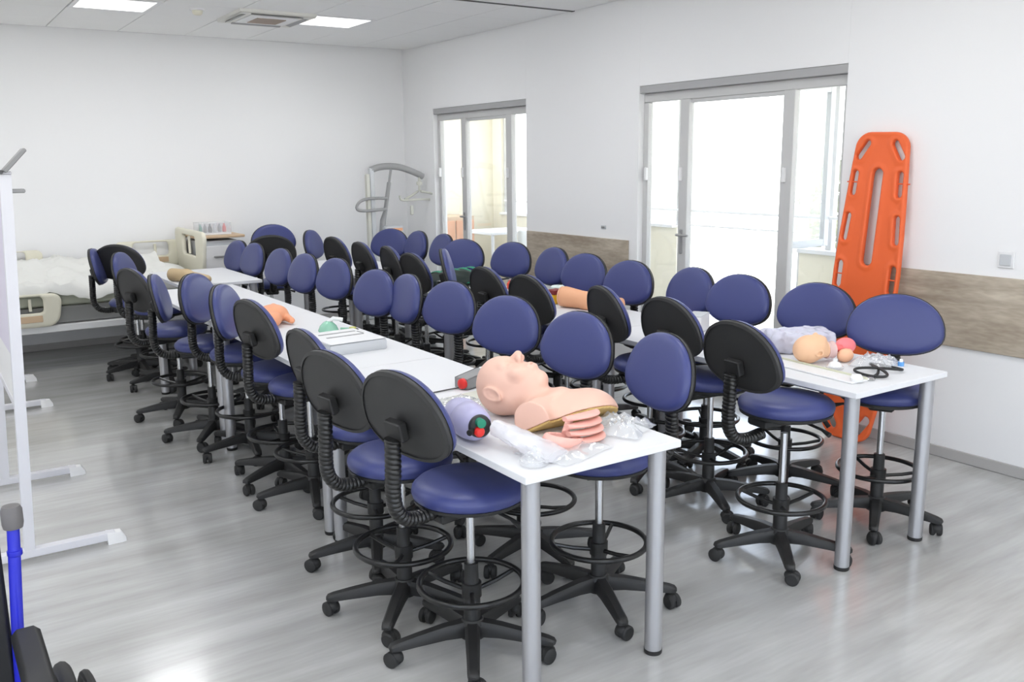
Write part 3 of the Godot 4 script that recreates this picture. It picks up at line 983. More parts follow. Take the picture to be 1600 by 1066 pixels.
func build_bed() -> void:
	var o := thing("hospital_bed", "white hospital bed with cream plastic rails along the back wall", "bed", Vector3(1.15, 0, -8.58))
	var fr := mb()
	for s in [-1, 1]:
		fr.box(Vector3(2.0, 0.06, 0.05), 0.008, T(0, 0.345, s * 0.44))
	for x in [-0.9, 0.0, 0.9]:
		fr.box(Vector3(0.06, 0.05, 0.84), 0.008, T(x, 0.345, 0))
	part("frame", fr, M.white, o)
	part("platform", mb().box(Vector3(1.94, 0.14, 0.86), 0.01, T(0, 0.45, 0)), M.bedgrey, o)
	# mattress and rumpled bedding
	part("mattress", mb().box(Vector3(1.92, 0.12, 0.86), 0.035, T(0, 0.575, 0)), M.sheetgreen, o)
	var nz := FastNoiseLite.new()
	nz.seed = 5
	nz.frequency = 2.2
	var sh := func(s: float) -> Array:
		var rings := []
		for i in 41:
			var x := -0.98 + 1.72 * i / 40.0
			var ring := PackedVector3Array()
			for j in 34:
				var t := j / 33.0
				var zz := lerpf(-0.46, 0.475, t)
				var drop := 0.0
				if t > 0.94: drop = (t - 0.94) / 0.06
				var y := 0.685 + 0.15 * pow(sin(PI * clampf((1.0 - t) * 0.62 + 0.02, 0.0, 1.0)), 1.4) + 0.075 * nz.get_noise_2d(x * 1.3, zz * 1.3) + 0.05 * smoothstep(-0.2, -0.9, x) + 0.03 * nz.get_noise_2d(x * 4.0 + 7.0, zz * 3.0)
				y -= drop * drop * (0.07 + 0.05 * nz.get_noise_1d(x * 2.0 + 3.0))
				ring.append(Vector3(x, y - s, zz + (0.012 if t > 0.94 else 0.0)))
			rings.append(ring)
		return rings
	var a: Array = sh.call(0.0)
	var b: Array = sh.call(0.025)
	var rr := []
	for i in a.size():
		var ring := PackedVector3Array(a[i])
		var low: PackedVector3Array = b[i]
		for j in low.size(): ring.append(low[low.size() - 1 - j])
		rr.append(ring)
	part("bed_cover", mb().loft(rr), M.sheet, o, "rumpled white cover")
	part("pillow", mb().sphere(Vector3(0.72, 0.70, 0.0), Vector3(0.22, 0.075, 0.33), 24), M.sheet, o)
	rail_panel(o, "side_rail", 0.44, 0.27, Vector3(-0.42, 0.375, 0.50))
	rail_panel(o, "side_rail", 0.55, 0.25, Vector3(0.78, 0.70, -0.46))
	rail_panel(o, "side_rail", 0.45, 0.22, Vector3(-0.42, 0.70, -0.46))
	rail_panel(o, "headboard", 0.80, 0.45, Vector3(1.01, 0.62, 0.0), PI / 2)
	rail_panel(o, "footboard", 0.80, 0.40, Vector3(-1.03, 0.45, 0.0), PI / 2)
	for s in [[-1, -1], [-1, 1], [1, -1], [1, 1]]:
		var l := part("leg", mb().tube([Vector3(s[0] * 0.8, 0.12, s[1] * 0.38), Vector3(s[0] * 0.8, 0.34, s[1] * 0.38)], 0.025, 12), M.white, o)
		part("wheel", mb().lathe([Vector2(0, -0.02), Vector2(0.055, -0.02), Vector2(0.062, -0.012), Vector2(0.062, 0.012), Vector2(0.055, 0.02), Vector2(0, 0.02)], 24, RT(Vector3.RIGHT, PI / 2, Vector3(s[0] * 0.8, 0.062, s[1] * 0.38))), M.grey, l)

func build_cabinet() -> void:
	var o := thing("bedside_cabinet", "pale bedside cabinet with a wooden top right of the bed headboard", "cabinet", Vector3(2.44, 0, -8.80))
	part("body", mb().box(Vector3(0.36, 0.90, 0.42), 0.006, T(-0.02, 0.50, 0)), M.lightgrey, o)
	part("top", mb().box(Vector3(0.46, 0.025, 0.48), 0.006, T(0.0, 0.985, 0)), M.bedtan, o)
	var d := part("door", mb().box(Vector3(0.33, 0.52, 0.015), 0.004, T(-0.02, 0.36, 0.216)), M.white, o)
	part("knob", mb().box(Vector3(0.015, 0.10, 0.02), 0.004, T(0.12, 0.45, 0.23)), M.hoistgrey, d)
	var dr := part("drawer", mb().box(Vector3(0.33, 0.24, 0.015), 0.004, T(-0.02, 0.78, 0.216)), M.white, o)
	part("handle", mb().box(Vector3(0.10, 0.015, 0.02), 0.004, T(-0.02, 0.80, 0.23)), M.hoistgrey, dr)
	for s in [[-1, -1], [-1, 1], [1, -1], [1, 1]]:
		part("caster", mb().sphere(Vector3(-0.02 + s[0] * 0.15, 0.025, s[1] * 0.18), Vector3(0.025, 0.025, 0.025), 12), M.black, o)
	var t := thing("supply_tray", "clear-sided tray of small bottles standing on the bedside cabinet", "tray", Vector3(2.42, 0.998, -8.75))
	part("tray", mb().box(Vector3(0.30, 0.02, 0.20), 0.004, T(0, 0.01, 0)), M.white, t)
	var side := mb()
	side.box(Vector3(0.30, 0.10, 0.006), 0.002, T(0, 0.065, 0.097))
	side.box(Vector3(0.30, 0.10, 0.006), 0.002, T(0, 0.065, -0.097))
	side.box(Vector3(0.006, 0.10, 0.2), 0.002, T(-0.147, 0.065, 0))
	side.box(Vector3(0.006, 0.10, 0.2), 0.002, T(0.147, 0.065, 0))
	part("clear_wall", side, M.film, t)
	for i in 6:
		var mm = [M.green, M.grey, M.mark, M.lightgrey, M.grey, M.red][i]
		solo("bottle", mb().lathe([Vector2(0, 0), Vector2(0.018, 0), Vector2(0.018, 0.05), Vector2(0.008, 0.062), Vector2(0.008, 0.078), Vector2(0, 0.078)], 14), mm, ["greenish", "grey", "dark", "pale", "second grey", "red"][i] + " small bottle in the tray on the bedside cabinet", "bottle", Vector3(2.42 - 0.115 + i * 0.045, 1.019, -8.74), 0.0, "bottles in the tray")

# ---------------------------------------------------------------- patient lift
func build_lift() -> void:
	var o := thing("patient_lift", "pale patient hoist with curved grey boom in the back corner", "patient lift", Vector3(3.90, 0, -8.55))
	var X := func(x: float, y: float, z := 0.0) -> Vector3:
		# positions taken at depth -8.3, moved back to the mast
		return Vector3((x * 1.028) - 3.90, 1.65 + (y - 1.65) * 1.028, z)
	var mast := mb()
	mast.box(Vector3(0.052, 1.40, 0.05), 0.01, Transform3D(Basis.IDENTITY, Vector3(0.10, 0.90, 0)))
	part("mast", mast, M.lightgrey, o)
	part("mast_rail", mb().box(Vector3(0.04, 1.36, 0.05), 0.008, T(0.045, 0.86, 0.02)), M.hoist, o)
	var boom := smooth_path([X.call(3.89, 1.58), X.call(3.97, 1.605), X.call(4.08, 1.615), X.call(4.20, 1.605), X.call(4.32, 1.57), X.call(4.42, 1.53), X.call(4.47, 1.505)], 24)
	part("boom", mb().tube(boom, 0.033, 12, Transform3D.IDENTITY, false, Vector2(1.0, 0.8)), M.hoistgrey, o)
	part("actuator", mb().tube([X.call(4.11, 1.59), X.call(4.085, 1.46), X.call(4.083, 1.455), X.call(4.03, 1.17), X.call(4.0, 1.08), X.call(3.98, 0.9)], [0.013, 0.013, 0.021, 0.021, 0.03, 0.032], 12), M.hoistgrey, o)
	var h := smooth_path([X.call(4.03, 1.30, 0.05), X.call(3.92, 1.305, 0.06), X.call(3.80, 1.30, 0.06), X.call(3.73, 1.275, 0.06), X.call(3.695, 1.23, 0.06), X.call(3.71, 1.195, 0.06), X.call(3.80, 1.185, 0.06), X.call(4.02, 1.195, 0.05)], 40)
	part("push_handle", mb().tube(h, 0.015, 10), M.hoistgrey, o)
	part("battery_box", mb().box(Vector3(0.22, 0.16, 0.14), 0.02, T(0.30, 0.93, 0.02)), M.lightgrey, o)
	part("battery_label", mb().box(Vector3(0.18, 0.03, 0.006), 0.002, T(0.30, 0.97, 0.093)), M.peach, o)
	var sp := mb()
	sp.tube([X.call(4.425, 1.50), X.call(4.425, 1.36)], 0.013, 10)
	sp.lathe([Vector2(0, -0.02), Vector2(0.028, -0.018), Vector2(0.032, 0.0), Vector2(0.028, 0.018), Vector2(0, 0.02)], 16, T(X.call(4.425, 1.44).x, X.call(4.425, 1.44).y, 0))
	part("hook_post", sp, M.hoist, o)
	var bar := smooth_path([X.call(4.20, 1.32), X.call(4.205, 1.285), X.call(4.25, 1.272), X.call(4.43, 1.275), X.call(4.60, 1.275), X.call(4.64, 1.29), X.call(4.645, 1.32)], 30)
	var sb := part("spreader_bar", mb().tube(bar, 0.012, 10), M.hoist, o)
	part("spreader_brace", mb().tube([X.call(4.425, 1.36, 0.03), X.call(4.54, 1.335, 0.05), X.call(4.62, 1.30, 0.06)], 0.012, 10), M.hoist, sb)
	part("spreader_brace", mb().tube([X.call(4.425, 1.36, -0.03), X.call(4.36, 1.32, -0.04), X.call(4.28, 1.28, -0.05)], 0.012, 10), M.hoist, sb)
	part("pendant", mb().box(Vector3(0.035, 0.10, 0.03), 0.008, Transform3D(Basis.IDENTITY, X.call(4.33, 1.17))), M.hoist, o)
	part("base_column", mb().box(Vector3(0.14, 0.30, 0.12), 0.02, T(0.09, 0.24, 0)), M.hoistgrey, o)
	for s in [-1, 1]:
		var l := part("leg", mb().tube([Vector3(-0.1, 0.09, s * 0.12), Vector3(0.1, 0.09, s * 0.14), Vector3(0.62, 0.075, s * 0.24)], 0.028, 10), M.lightgrey, o)
		for x in [-0.08, 0.60]:
			part("caster", mb().lathe([Vector2(0, -0.015), Vector2(0.035, -0.013), Vector2(0.038, 0), Vector2(0.035, 0.013), Vector2(0, 0.015)], 16, RT(Vector3.RIGHT, PI / 2, Vector3(x, 0.038, s * (0.12 if x < 0 else 0.24)))), M.black, l)

# ---------------------------------------------------------------- display stands
func tee(o: Node3D, z: float, x0: float, top: float, lean: float) -> void:
	var p := part("post", mb().loft([
		sq(Vector3(0, 0.05, z), 0.021), sq(Vector3(lean, top, z), 0.021)]), M.stand, o)
	part("post_cap", mb().box(Vector3(0.046, 0.012, 0.046), 0.004, T(lean, top + 0.006, z)), M.stand, p)
	var f := part("foot", mb().box(Vector3(0.72, 0.036, 0.045), 0.004, T(-0.02, 0.034, z)), M.stand, o)
	for s in [-1, 1]:
		var e := mb()
		e.loft([sq2(Vector3(-0.02 + s * 0.325, 0, z), 0.052, 0.03), sq2(Vector3(-0.02 + s * 0.385, 0, z), 0.046, 0.03), sq2(Vector3(-0.02 + s * 0.402, 0, z), 0.018, 0.024)])
		part("foot_cap", e, M.white, f)

func sq(c: Vector3, r: float) -> PackedVector3Array:
	return PackedVector3Array([c + Vector3(-r, 0, -r), c + Vector3(r, 0, -r), c + Vector3(r, 0, r), c + Vector3(-r, 0, r)])

func sq2(c: Vector3, h: float, r: float) -> PackedVector3Array:
	return PackedVector3Array([c + Vector3(0, 0, -r), c + Vector3(0, h, -r * 0.8), c + Vector3(0, h, r * 0.8), c + Vector3(0, 0, r)])

func build_stands() -> void:
	for k in 2:
		var zs: Array = [[-4.14, -5.22], [-6.9, -7.82]][k]
		var x: float = [0.275, 0.33][k]
		var o := thing("display_stand", ["tall white metal display stand with T feet at the left edge, nearer one", "second white metal display stand, farther back beside the hospital bed"][k], "display stand", Vector3(x, 0, 0))
		for z in zs: tee(o, z, 0, 1.62, 0.075)
		var cz: float = (zs[0] + zs[1]) / 2
		var hz: float = absf(zs[1] - zs[0]) / 2 - 0.03
		var bxf := Transform3D(Basis(Vector3.BACK, -0.0463), Vector3(0.055, 1.12, cz))
		part("panel", mb().box(Vector3(0.014, 0.94, hz * 2), 0.003, bxf), M.white, o)
		part("rail", mb().box(Vector3(0.022, 0.03, hz * 2), 0.003, bxf * T(0, 0.48, 0)), M.stand, o)
		part("rail", mb().box(Vector3(0.022, 0.03, hz * 2), 0.003, bxf * T(0, -0.48, 0)), M.stand, o)
		part("poster", mb().box(Vector3(0.003, 0.62, hz * 1.5), 0.001, bxf * T(-0.0088, 0.05, 0)), mat(Color(0.84, 0.82, 0.88), 0.5), o)
		if k == 0:
			var cl := part("paper_clip", mb().box(Vector3(0.016, 0.12, 0.10), 0.004, RT(Vector3.BACK, -0.75, Vector3(0.112, 1.675, zs[0]))), M.grey, o)
			part("clip_spring", mb().tube([Vector3(0.06, 1.63, zs[0] - 0.04), Vector3(0.06, 1.63, zs[0] + 0.04)], 0.008, 8), M.mark, cl)
			part("hook", mb().box(Vector3(0.05, 0.016, 0.03), 0.004, T(0.115, 1.555, zs[0])), M.grey, o)

# ---------------------------------------------------------------- wheelchair
func build_wheelchair() -> void:
	var o := thing("wheelchair", "blue-framed wheelchair with black upholstery cut off at the lower left", "wheelchair", Vector3(0.115, 0, -2.07))
	for x in [0.0, -0.46]:
		var c := part("cane", mb().tube(smooth_path([Vector3(x - 0.03, 0.30, 0.0), Vector3(x - 0.022, 0.60, 0.0), Vector3(x - 0.004, 0.88, 0.0), Vector3(x - 0.002, 0.93, 0.0)], 16), 0.0125, 14), M.chairblue, o)
		part("cap", mb().lathe([Vector2(0.0, 0.905), Vector2(0.019, 0.905), Vector2(0.021, 0.915), Vector2(0.021, 0.945), Vector2(0.017, 0.953), Vector2(0.0, 0.955)], 20, T(x - 0.002, 0, 0)), mat(Color(0.40, 0.39, 0.39), 0.6), c)
		part("joint", mb().lathe([Vector2(0.0125, 0.855), Vector2(0.015, 0.855), Vector2(0.015, 0.845), Vector2(0.0125, 0.842)], 16, T(x - 0.005, 0, 0)), M.chairblue, c)
	var bk := mb()
	bk.box(Vector3(0.43, 0.40, 0.03), 0.012, T(-0.245, 0.685, -0.012))
	part("backrest", bk, M.black, o)
	part("seat", mb().box(Vector3(0.44, 0.05, 0.42), 0.018, T(-0.23, 0.49, 0.22)), M.black, o)
	for x in [0.005, -0.465]:
		part("armrest", mb().box(Vector3(0.055, 0.035, 0.30), 0.012, T(x - 0.013, 0.695, 0.215)), M.black, o)
		var fr := mb()
		fr.tube(smooth_path([Vector3(x, 0.69, 0.08), Vector3(x, 0.62, 0.05), Vector3(x, 0.45, 0.03)], 8), 0.011, 10)
		fr.tube(smooth_path([Vector3(x, 0.69, 0.34), Vector3(x, 0.55, 0.38), Vector3(x, 0.45, 0.40), Vector3(x, 0.20, 0.46)], 12), 0.011, 10)
		fr.tube([Vector3(x, 0.45, 0.0), Vector3(x, 0.45, 0.42)], 0.012, 10)
		fr.tube([Vector3(x, 0.32, 0.0), Vector3(x, 0.20, 0.46)], 0.011, 10)
		part("side_frame", fr, M.chairblue, o)
		var s := 1.0 if x > -0.2 else -1.0
		var wc := Vector3(x + s * 0.052, 0.295, 0.10)
		var ring := func(r: float, off: float) -> Array:
			var out := []
			for i in 56:
				out.append(wc + Vector3(off, r * sin(TAU * i / 56), r * cos(TAU * i / 56)))
			return out
		var w := part("wheel", mb().tube(ring.call(0.28, 0.0), 0.016, 10, Transform3D.IDENTITY, true), M.rubber, o)
		part("push_rim", mb().tube(ring.call(0.255, s * 0.045), 0.010, 8, Transform3D.IDENTITY, true), M.rubber, w)
		var spk := mb()
		spk.lathe([Vector2(0, -0.03), Vector2(0.025, -0.03), Vector2(0.025, 0.03), Vector2(0, 0.03)], 16, Transform3D(Basis(Vector3.BACK, PI / 2), wc))
		for i in 16:
			spk.tube([wc, wc + Vector3(0, 0.275 * sin(TAU * i / 16), 0.275 * cos(TAU * i / 16))], 0.003, 6)
		part("spokes", spk, M.chrome, w)
		part("caster", mb().lathe([Vector2(0, -0.015), Vector2(0.07, -0.015), Vector2(0.078, 0), Vector2(0.07, 0.015), Vector2(0, 0.015)], 20, Transform3D(Basis(Vector3.BACK, PI / 2), Vector3(x, 0.078, 0.48))), M.rubber, o)

# ---------------------------------------------------------------- things on the left row
func build_airway_bust() -> void:
	var cutp := func(p: Vector3) -> float:
		return (0.535 * (p.z - 0.07) - 0.36 * (p.x + 0.19) - p.y) * 0.84
	var body := func(p: Vector3) -> float:
		var ax := Vector3(absf(p.x), p.y, p.z)
		var d := 1.0
		if p.z > -0.03:
			d = cone(p, Vector3(-0.26, 0.058, 0.122), Vector3(0.13, 0.020, 0.125), 0.066, 0.050)
			d = smin(d, ell(p, Vector3(0, 0.022, 0.245), Vector3(0.172, 0.098, 0.115)), 0.05)
			d = maxf(d, ax.x - 0.19)
			var collar := cone(ax, Vector3(0.02, 0.100, 0.158), Vector3(0.15, 0.106 - 0.05 * float(p.x > 0.0), 0.118), 0.008, 0.007)
			d = smin(d, collar, 0.02)
		var nk := cone(p, Vector3(0, 0.075, -0.01), Vector3(0, 0.035, 0.15), 0.060, 0.060)
		nk = smin(nk, cone(ax, Vector3(0.045, 0.06, -0.02), Vector3(0.012, 0.085, 0.155), 0.018, 0.012), 0.03)
		d = smin(d, nk, 0.055)
		var hd := ell(p, Vector3(0, 0.109, -0.060), Vector3(0.077, 0.107, 0.097))
		if p.z > -0.16:
			hd = smin(hd, ell(p, Vector3(0, 0.118, 0.015), Vector3(0.060, 0.083, 0.085)), 0.03)
			hd = smin(hd, cone(ax, Vector3(0.054, 0.072, -0.005), Vector3(0.012, 0.140, 0.082), 0.020, 0.018), 0.03)
			hd = smin(hd, ell(p, Vector3(0, 0.148, 0.085), Vector3(0.024, 0.022, 0.018)), 0.02)
			if p.y > 0.14:
				hd = smin(hd, cone(ax, Vector3(0.008, 0.199, -0.047), Vector3(0.042, 0.190, -0.046), 0.010, 0.009), 0.018)
				hd = smin(hd, ell(ax, Vector3(0.040, 0.168, 0.012), Vector3(0.024, 0.022, 0.026)), 0.02)
				hd = -smin(-hd, ell(ax, Vector3(0.030, 0.211, -0.020), Vector3(0.017, 0.018, 0.013)), 0.012)
				hd = smin(hd, ell(ax, Vector3(0.030, 0.186, -0.018), Vector3(0.017, 0.013, 0.012)), 0.006)
				hd = smin(hd, cone(p, Vector3(0, 0.203, -0.030), Vector3(0, 0.227, 0.000), 0.009, 0.0145), 0.012)
				hd = smin(hd, ell(ax, Vector3(0.014, 0.214, 0.008), Vector3(0.009, 0.013, 0.011)), 0.006)
				hd = maxf(hd, 0.0036 - ell(ax, Vector3(0.0085, 0.209, 0.023), Vector3(0.0055, 0.011, 0.0075)) - 0.0036)
				hd = smin(hd, ell(p, Vector3(0, 0.192, 0.045), Vector3(0.026, 0.011, 0.009)), 0.014)
				hd = smin(hd, ell(p, Vector3(0, 0.187, 0.060), Vector3(0.022, 0.011, 0.009)), 0.014)
				hd = maxf(hd, -ell(p, Vector3(0, 0.203, 0.0530), Vector3(0.020, 0.012, 0.0024)))
		# ear: disc, raised rim, hollow
		if ax.x > 0.05 and p.z > -0.13 and p.z < 0.0 and p.y > 0.02 and p.y < 0.15:
			var e := Vector3(ax.x - 0.077, p.y - 0.098, p.z + 0.066)
			e = Vector3(e.x, e.y * 0.94 + e.z * 0.34, e.z * 0.94 - e.y * 0.34)
			var ear := ell(e, Vector3.ZERO, Vector3(0.010, 0.022, 0.034))
			hd = smin(hd, ear, 0.008)
			var rr := Vector2(e.y / 0.020, e.z / 0.031)
			var rim := Vector2((rr.length() - 1.0) * 0.023, e.x - 0.008).length() - 0.0045
			hd = smin(hd, rim, 0.004)
			hd = -smin(-hd, ell(e, Vector3(0.014, 0.002, 0.004), Vector3(0.009, 0.010, 0.018)), 0.004)
			hd = smin(hd, ell(e, Vector3(0.006, -0.004, 0.031), Vector3(0.006, 0.008, 0.009)), 0.004)
		return smin(d, hd, 0.022)
	var skin := func(p: Vector3) -> float:
		return maxf(maxf(body.call(p), cutp.call(p)), 0.001 - p.y)
	var rim := func(p: Vector3) -> float:
		var c: float = cutp.call(p)
		return maxf(maxf(maxf(body.call(p) + 0.003, c - 0.009), -c), 0.001 - p.y)
	var o := thing("airway_manikin", "pale bald head and shoulders manikin lying face up on the nearest table", "manikin", Vector3(1.725, TH, -2.55), deg_to_rad(34))
	part("head_and_shoulders", mb().nets(skin, Vector3(-0.21, -0.01, -0.175), Vector3(0.21, 0.25, 0.40), 0.0036), M.skin, o)
	part("base_rim", mb().nets(rim, Vector3(-0.21, -0.01, 0.02), Vector3(0.21, 0.16, 0.40), 0.006), M.foam, o, "brown cut rim")
	part("bolt", mb().lathe([Vector2(0, 0.0), Vector2(0.006, 0.0), Vector2(0.006, 0.03), Vector2(0, 0.03)], 10, T(-0.14, 0.001, 0.12)), M.black, o)

func ribbed(n: int, len: float, wid: float, thick: float) -> MB:
	# stack of curved soft flaps
	var b := mb()
	for k in n:
		var f := k / float(maxi(n - 1, 1))
		var rings := []
		for i in 15:
			var a := lerpf(-1.15, 1.05, i / 14.0)
			var ring := PackedVector3Array()
			var w: float = wid * (0.35 + 0.65 * sin(PI * clampf((i + 1.2) / 16.4, 0.0, 1.0)))
			var cx := len * 0.5 * sin(a) / sin(1.15)
			var cz := len * 0.32 * (cos(a) - 0.55) + f * wid * 0.55
			var cy := thick * 1.25 * (n - 1 - k) + 0.006 + thick * 0.5
			for j in 10:
				var t := TAU * j / 10
				ring.append(Vector3(cx, cy + sin(t) * thick * 0.5 + 0.010 * (1.0 - f) * cos(a), cz + cos(t) * w * 0.5))
			rings.append(ring)
		b.loft(rings)
	return b

func film_sheet(w: float, d: float, h: float, seed_: int, fr: float, n := 26) -> MB:
	# crumpled thin clear plastic, closed with a small thickness
	var nz := FastNoiseLite.new()
	nz.seed = seed_
	nz.frequency = fr
	nz.fractal_type = FastNoiseLite.FRACTAL_RIDGED
	nz.fractal_octaves = 3
	var rings := []
	for i in n + 1:
		var u := -1.0 + 2.0 * i / n
		var top := PackedVector3Array()
		var low := PackedVector3Array()
		for j in n + 1:
			var v := -1.0 + 2.0 * j / n
			var q := nz.get_noise_2d(u * 10.0, v * 10.0)
			var edge: float = clampf(minf(1.0 - absf(u), 1.0 - absf(v)) * 3.0, 0.0, 1.0)
			var wob := 1.0 + 0.10 * nz.get_noise_2d(u * 4.0 + 50.0, v * 4.0)
			var y := 0.004 + h * (0.15 + 0.85 * edge) * (0.55 + 0.45 * q)
			top.append(Vector3(u * w * 0.5 * wob, y, v * d * 0.5 * wob))
			low.append(Vector3(u * w * 0.5 * wob, y - 0.0015, v * d * 0.5 * wob))
		low.reverse()
		top.append_array(low)
		rings.append(top)
	return mb().loft(rings)

func build_left_row_items() -> void:
	# lung model in front of the bust
	var l := thing("lung_model", "pink ridged soft lung model lying before the bald manikin's chest", "anatomy model", Vector3(1.705, TH, -2.19), 0.10)
	part("ribbed_lobe", ribbed(4, 0.145, 0.050, 0.017), M.pink, l).position = Vector3(0.035, 0.002, -0.01)
	var cup := func(p: Vector3) -> float:
		var q := p - Vector3(0, 0.03, 0)
		var d := ell(q, Vector3.ZERO, Vector3(0.075, 0.045, 0.052))
		d = absf(d + 0.006) - 0.006
		d = maxf(d, q.y + 0.25 * q.x - 0.012)
		d = maxf(d, -p.y + 0.001)
		return d
	var cl := part("hollow_lobe", mb().nets(cup, Vector3(-0.09, -0.005, -0.07), Vector3(0.09, 0.09, 0.07), 0.0045), M.pink, l)
	cl.position = Vector3(-0.065, 0.0, 0.005)
	part("airway", mb().tube(smooth_path([Vector3(-0.03, 0.035, -0.02), Vector3(0.0, 0.055, -0.04), Vector3(0.03, 0.065, -0.06)], 10), [0.013, 0.013, 0.013, 0.012, 0.012, 0.012, 0.012, 0.012, 0.012, 0.012, 0.012], 12), M.pink, l)
	part("red_tube", mb().tube(smooth_path([Vector3(0.02, 0.060, -0.055), Vector3(0.06, 0.062, -0.075), Vector3(0.095, 0.058, -0.08)], 10), 0.011, 12), M.hotpink, l, "redder tube")
	# bag valve mask
	var b := thing("resuscitator_bag", "lavender squeeze bag with green and red valve beside the bald manikin", "resuscitator", Vector3(1.452, TH, -2.43), deg_to_rad(-99))
	part("bag", mb().lathe([Vector2(0.0, -0.16), Vector2(0.022, -0.158), Vector2(0.032, -0.14), Vector2(0.052, -0.11), Vector2(0.061, -0.07), Vector2(0.0615, -0.03), Vector2(0.061, -0.026), Vector2(0.0595, -0.024), Vector2(0.061, -0.022), Vector2(0.060, 0.015), Vector2(0.054, 0.05), Vector2(0.045, 0.072), Vector2(0.034, 0.080), Vector2(0.0, 0.080)], 36, RT(Vector3.BACK, -PI / 2, Vector3(0, 0.0625, 0))), M.lav, b)
	part("valve_collar", mb().lathe([Vector2(0.0, 0.074), Vector2(0.036, 0.074), Vector2(0.038, 0.080), Vector2(0.036, 0.092), Vector2(0.028, 0.096), Vector2(0.0, 0.096)], 28, RT(Vector3.BACK, -PI / 2, Vector3(0, 0.066, 0))), M.black, b)
	part("green_port", mb().lathe([Vector2(0.0, 0.09), Vector2(0.015, 0.09), Vector2(0.015, 0.115), Vector2(0.0, 0.117)], 18, RT(Vector3.BACK, -PI / 2, Vector3(0, 0.083, 0.006))), M.green, b)
	part("red_valve", mb().lathe([Vector2(0.0, 0.09), Vector2(0.016, 0.09), Vector2(0.017, 0.108), Vector2(0.012, 0.114), Vector2(0.0, 0.115)], 18, RT(Vector3.BACK, -PI / 2, Vector3(0, 0.054, 0.010))), M.red, b)
	part("side_port", mb().tube([Vector3(0.085, 0.058, 0.02), Vector3(0.105, 0.055, 0.045)], 0.010, 12), M.black, b)
	# clear sleeve and mask at the table corner
	var s := thing("plastic_sleeve", "clear crumpled plastic sleeve from the squeeze bag towards the front table corner", "plastic bag", Vector3(1.505, TH, -2.235), deg_to_rad(-76))
	var sl := []
	var nz := FastNoiseLite.new()
	nz.seed = 3
	nz.frequency = 0.9
	for i in 22:
		var t := i / 21.0
		var ring := PackedVector3Array()
		for j in 20:
			var a := TAU * j / 20
			var r := lerpf(0.028, 0.055, sin(t * PI * 0.5)) * (1.0 + 0.22 * nz.get_noise_2d(t * 6.0, j * 0.6))
			var y := maxf(sin(a) * r * lerpf(0.9, 0.28, t) + lerpf(0.06, 0.019, t), 0.002)
			ring.append(Vector3(lerpf(-0.09, 0.16, t), y, cos(a) * r))
		sl.append(ring)
	part("sleeve", mb().loft(sl), M.filmwhite, s)
	var mk := thing("face_mask", "clear round face mask at the front left corner of the nearest table", "face mask", Vector3(1.475, TH, -2.10))
	part("cuff", mb().tube(ring_path(0.036, 0.012, 28), 0.010, 10, Transform3D.IDENTITY, true), M.film, mk)
	part("dome", mb().lathe([Vector2(0.036, 0.016), Vector2(0.030, 0.032), Vector2(0.018, 0.042), Vector2(0.011, 0.044), Vector2(0.011, 0.058), Vector2(0.008, 0.058), Vector2(0.008, 0.042)], 24), M.film, mk)
	solo("plastic_bag", film_sheet(0.24, 0.20, 0.022, 21, 0.10), M.film, "flat clear plastic bag under the pink lung model", "plastic bag", Vector3(1.63, TH, -2.15), 0.25)
	solo("plastic_bag", film_sheet(0.17, 0.19, 0.050, 9, 0.16), M.film, "crumpled clear plastic bag right of the pink lung model", "plastic bag", Vector3(1.905, TH, -2.22), 0.5)
	solo("plastic_bag", film_sheet(0.26, 0.22, 0.030, 14, 0.14), M.film, "clear plastic wrapping behind the lavender squeeze bag", "plastic bag", Vector3(1.60, TH, -2.77), 0.2)
	solo("paper_sheet", mb().box(Vector3(0.32, 0.003, 0.22), 0.001, T(0, 0.0016, 0)), mat(Color(0.82, 0.82, 0.77), 0.7), "pale printed sheet under the plastic wrapping behind the squeeze bag", "paper", Vector3(1.66, TH, -2.82), 0.15)
	# suction pump / grey handset
	var g := thing("grey_handset", "grey instrument with a round red end cap behind the bald manikin's head", "instrument", Vector3(1.86, TH, -3.04), deg_to_rad(16))
	part("body", mb().pad(PackedVector2Array([Vector2(-0.10, 0.004), Vector2(0.13, 0.004), Vector2(0.13, 0.055), Vector2(0.02, 0.060), Vector2(-0.10, 0.046)]), [[0.5, -0.035], [0.004, -0.035], [0.0, -0.030], [0.0, 0.030], [0.004, 0.035], [0.5, 0.035]]), M.grey, g)
	part("red_cap", mb().lathe([Vector2(0.0, 0.0), Vector2(0.021, 0.0), Vector2(0.021, 0.014), Vector2(0.016, 0.019), Vector2(0.0, 0.020)], 24, RT(Vector3.BACK, PI / 2, Vector3(-0.098, 0.026, 0.012))), M.red, g)
	part("dark_base", mb().box(Vector3(0.21, 0.008, 0.066), 0.002, T(0.02, 0.004, 0)), M.mark, g)
	part("top_plate", mb().box(Vector3(0.09, 0.006, 0.05), 0.002, RT(Vector3.BACK, -0.03, Vector3(0.075, 0.060, 0))), M.white, g)
	solo("cable", mb().tube(smooth_path([Vector3(1.755, TH + 0.006, -3.02), Vector3(1.68, TH + 0.005, -3.02), Vector3(1.60, TH + 0.005, -3.00), Vector3(1.50, TH + 0.005, -2.90)], 24), 0.003, 8), M.mark, "thin dark lead running from the red-capped grey instrument", "cable")
	# flat white device
	var d := thing("defibrillator_trainer", "flat white moulded device with recessed slots on the left table row", "medical device", Vector3(1.72, TH, -4.08), 0.06)
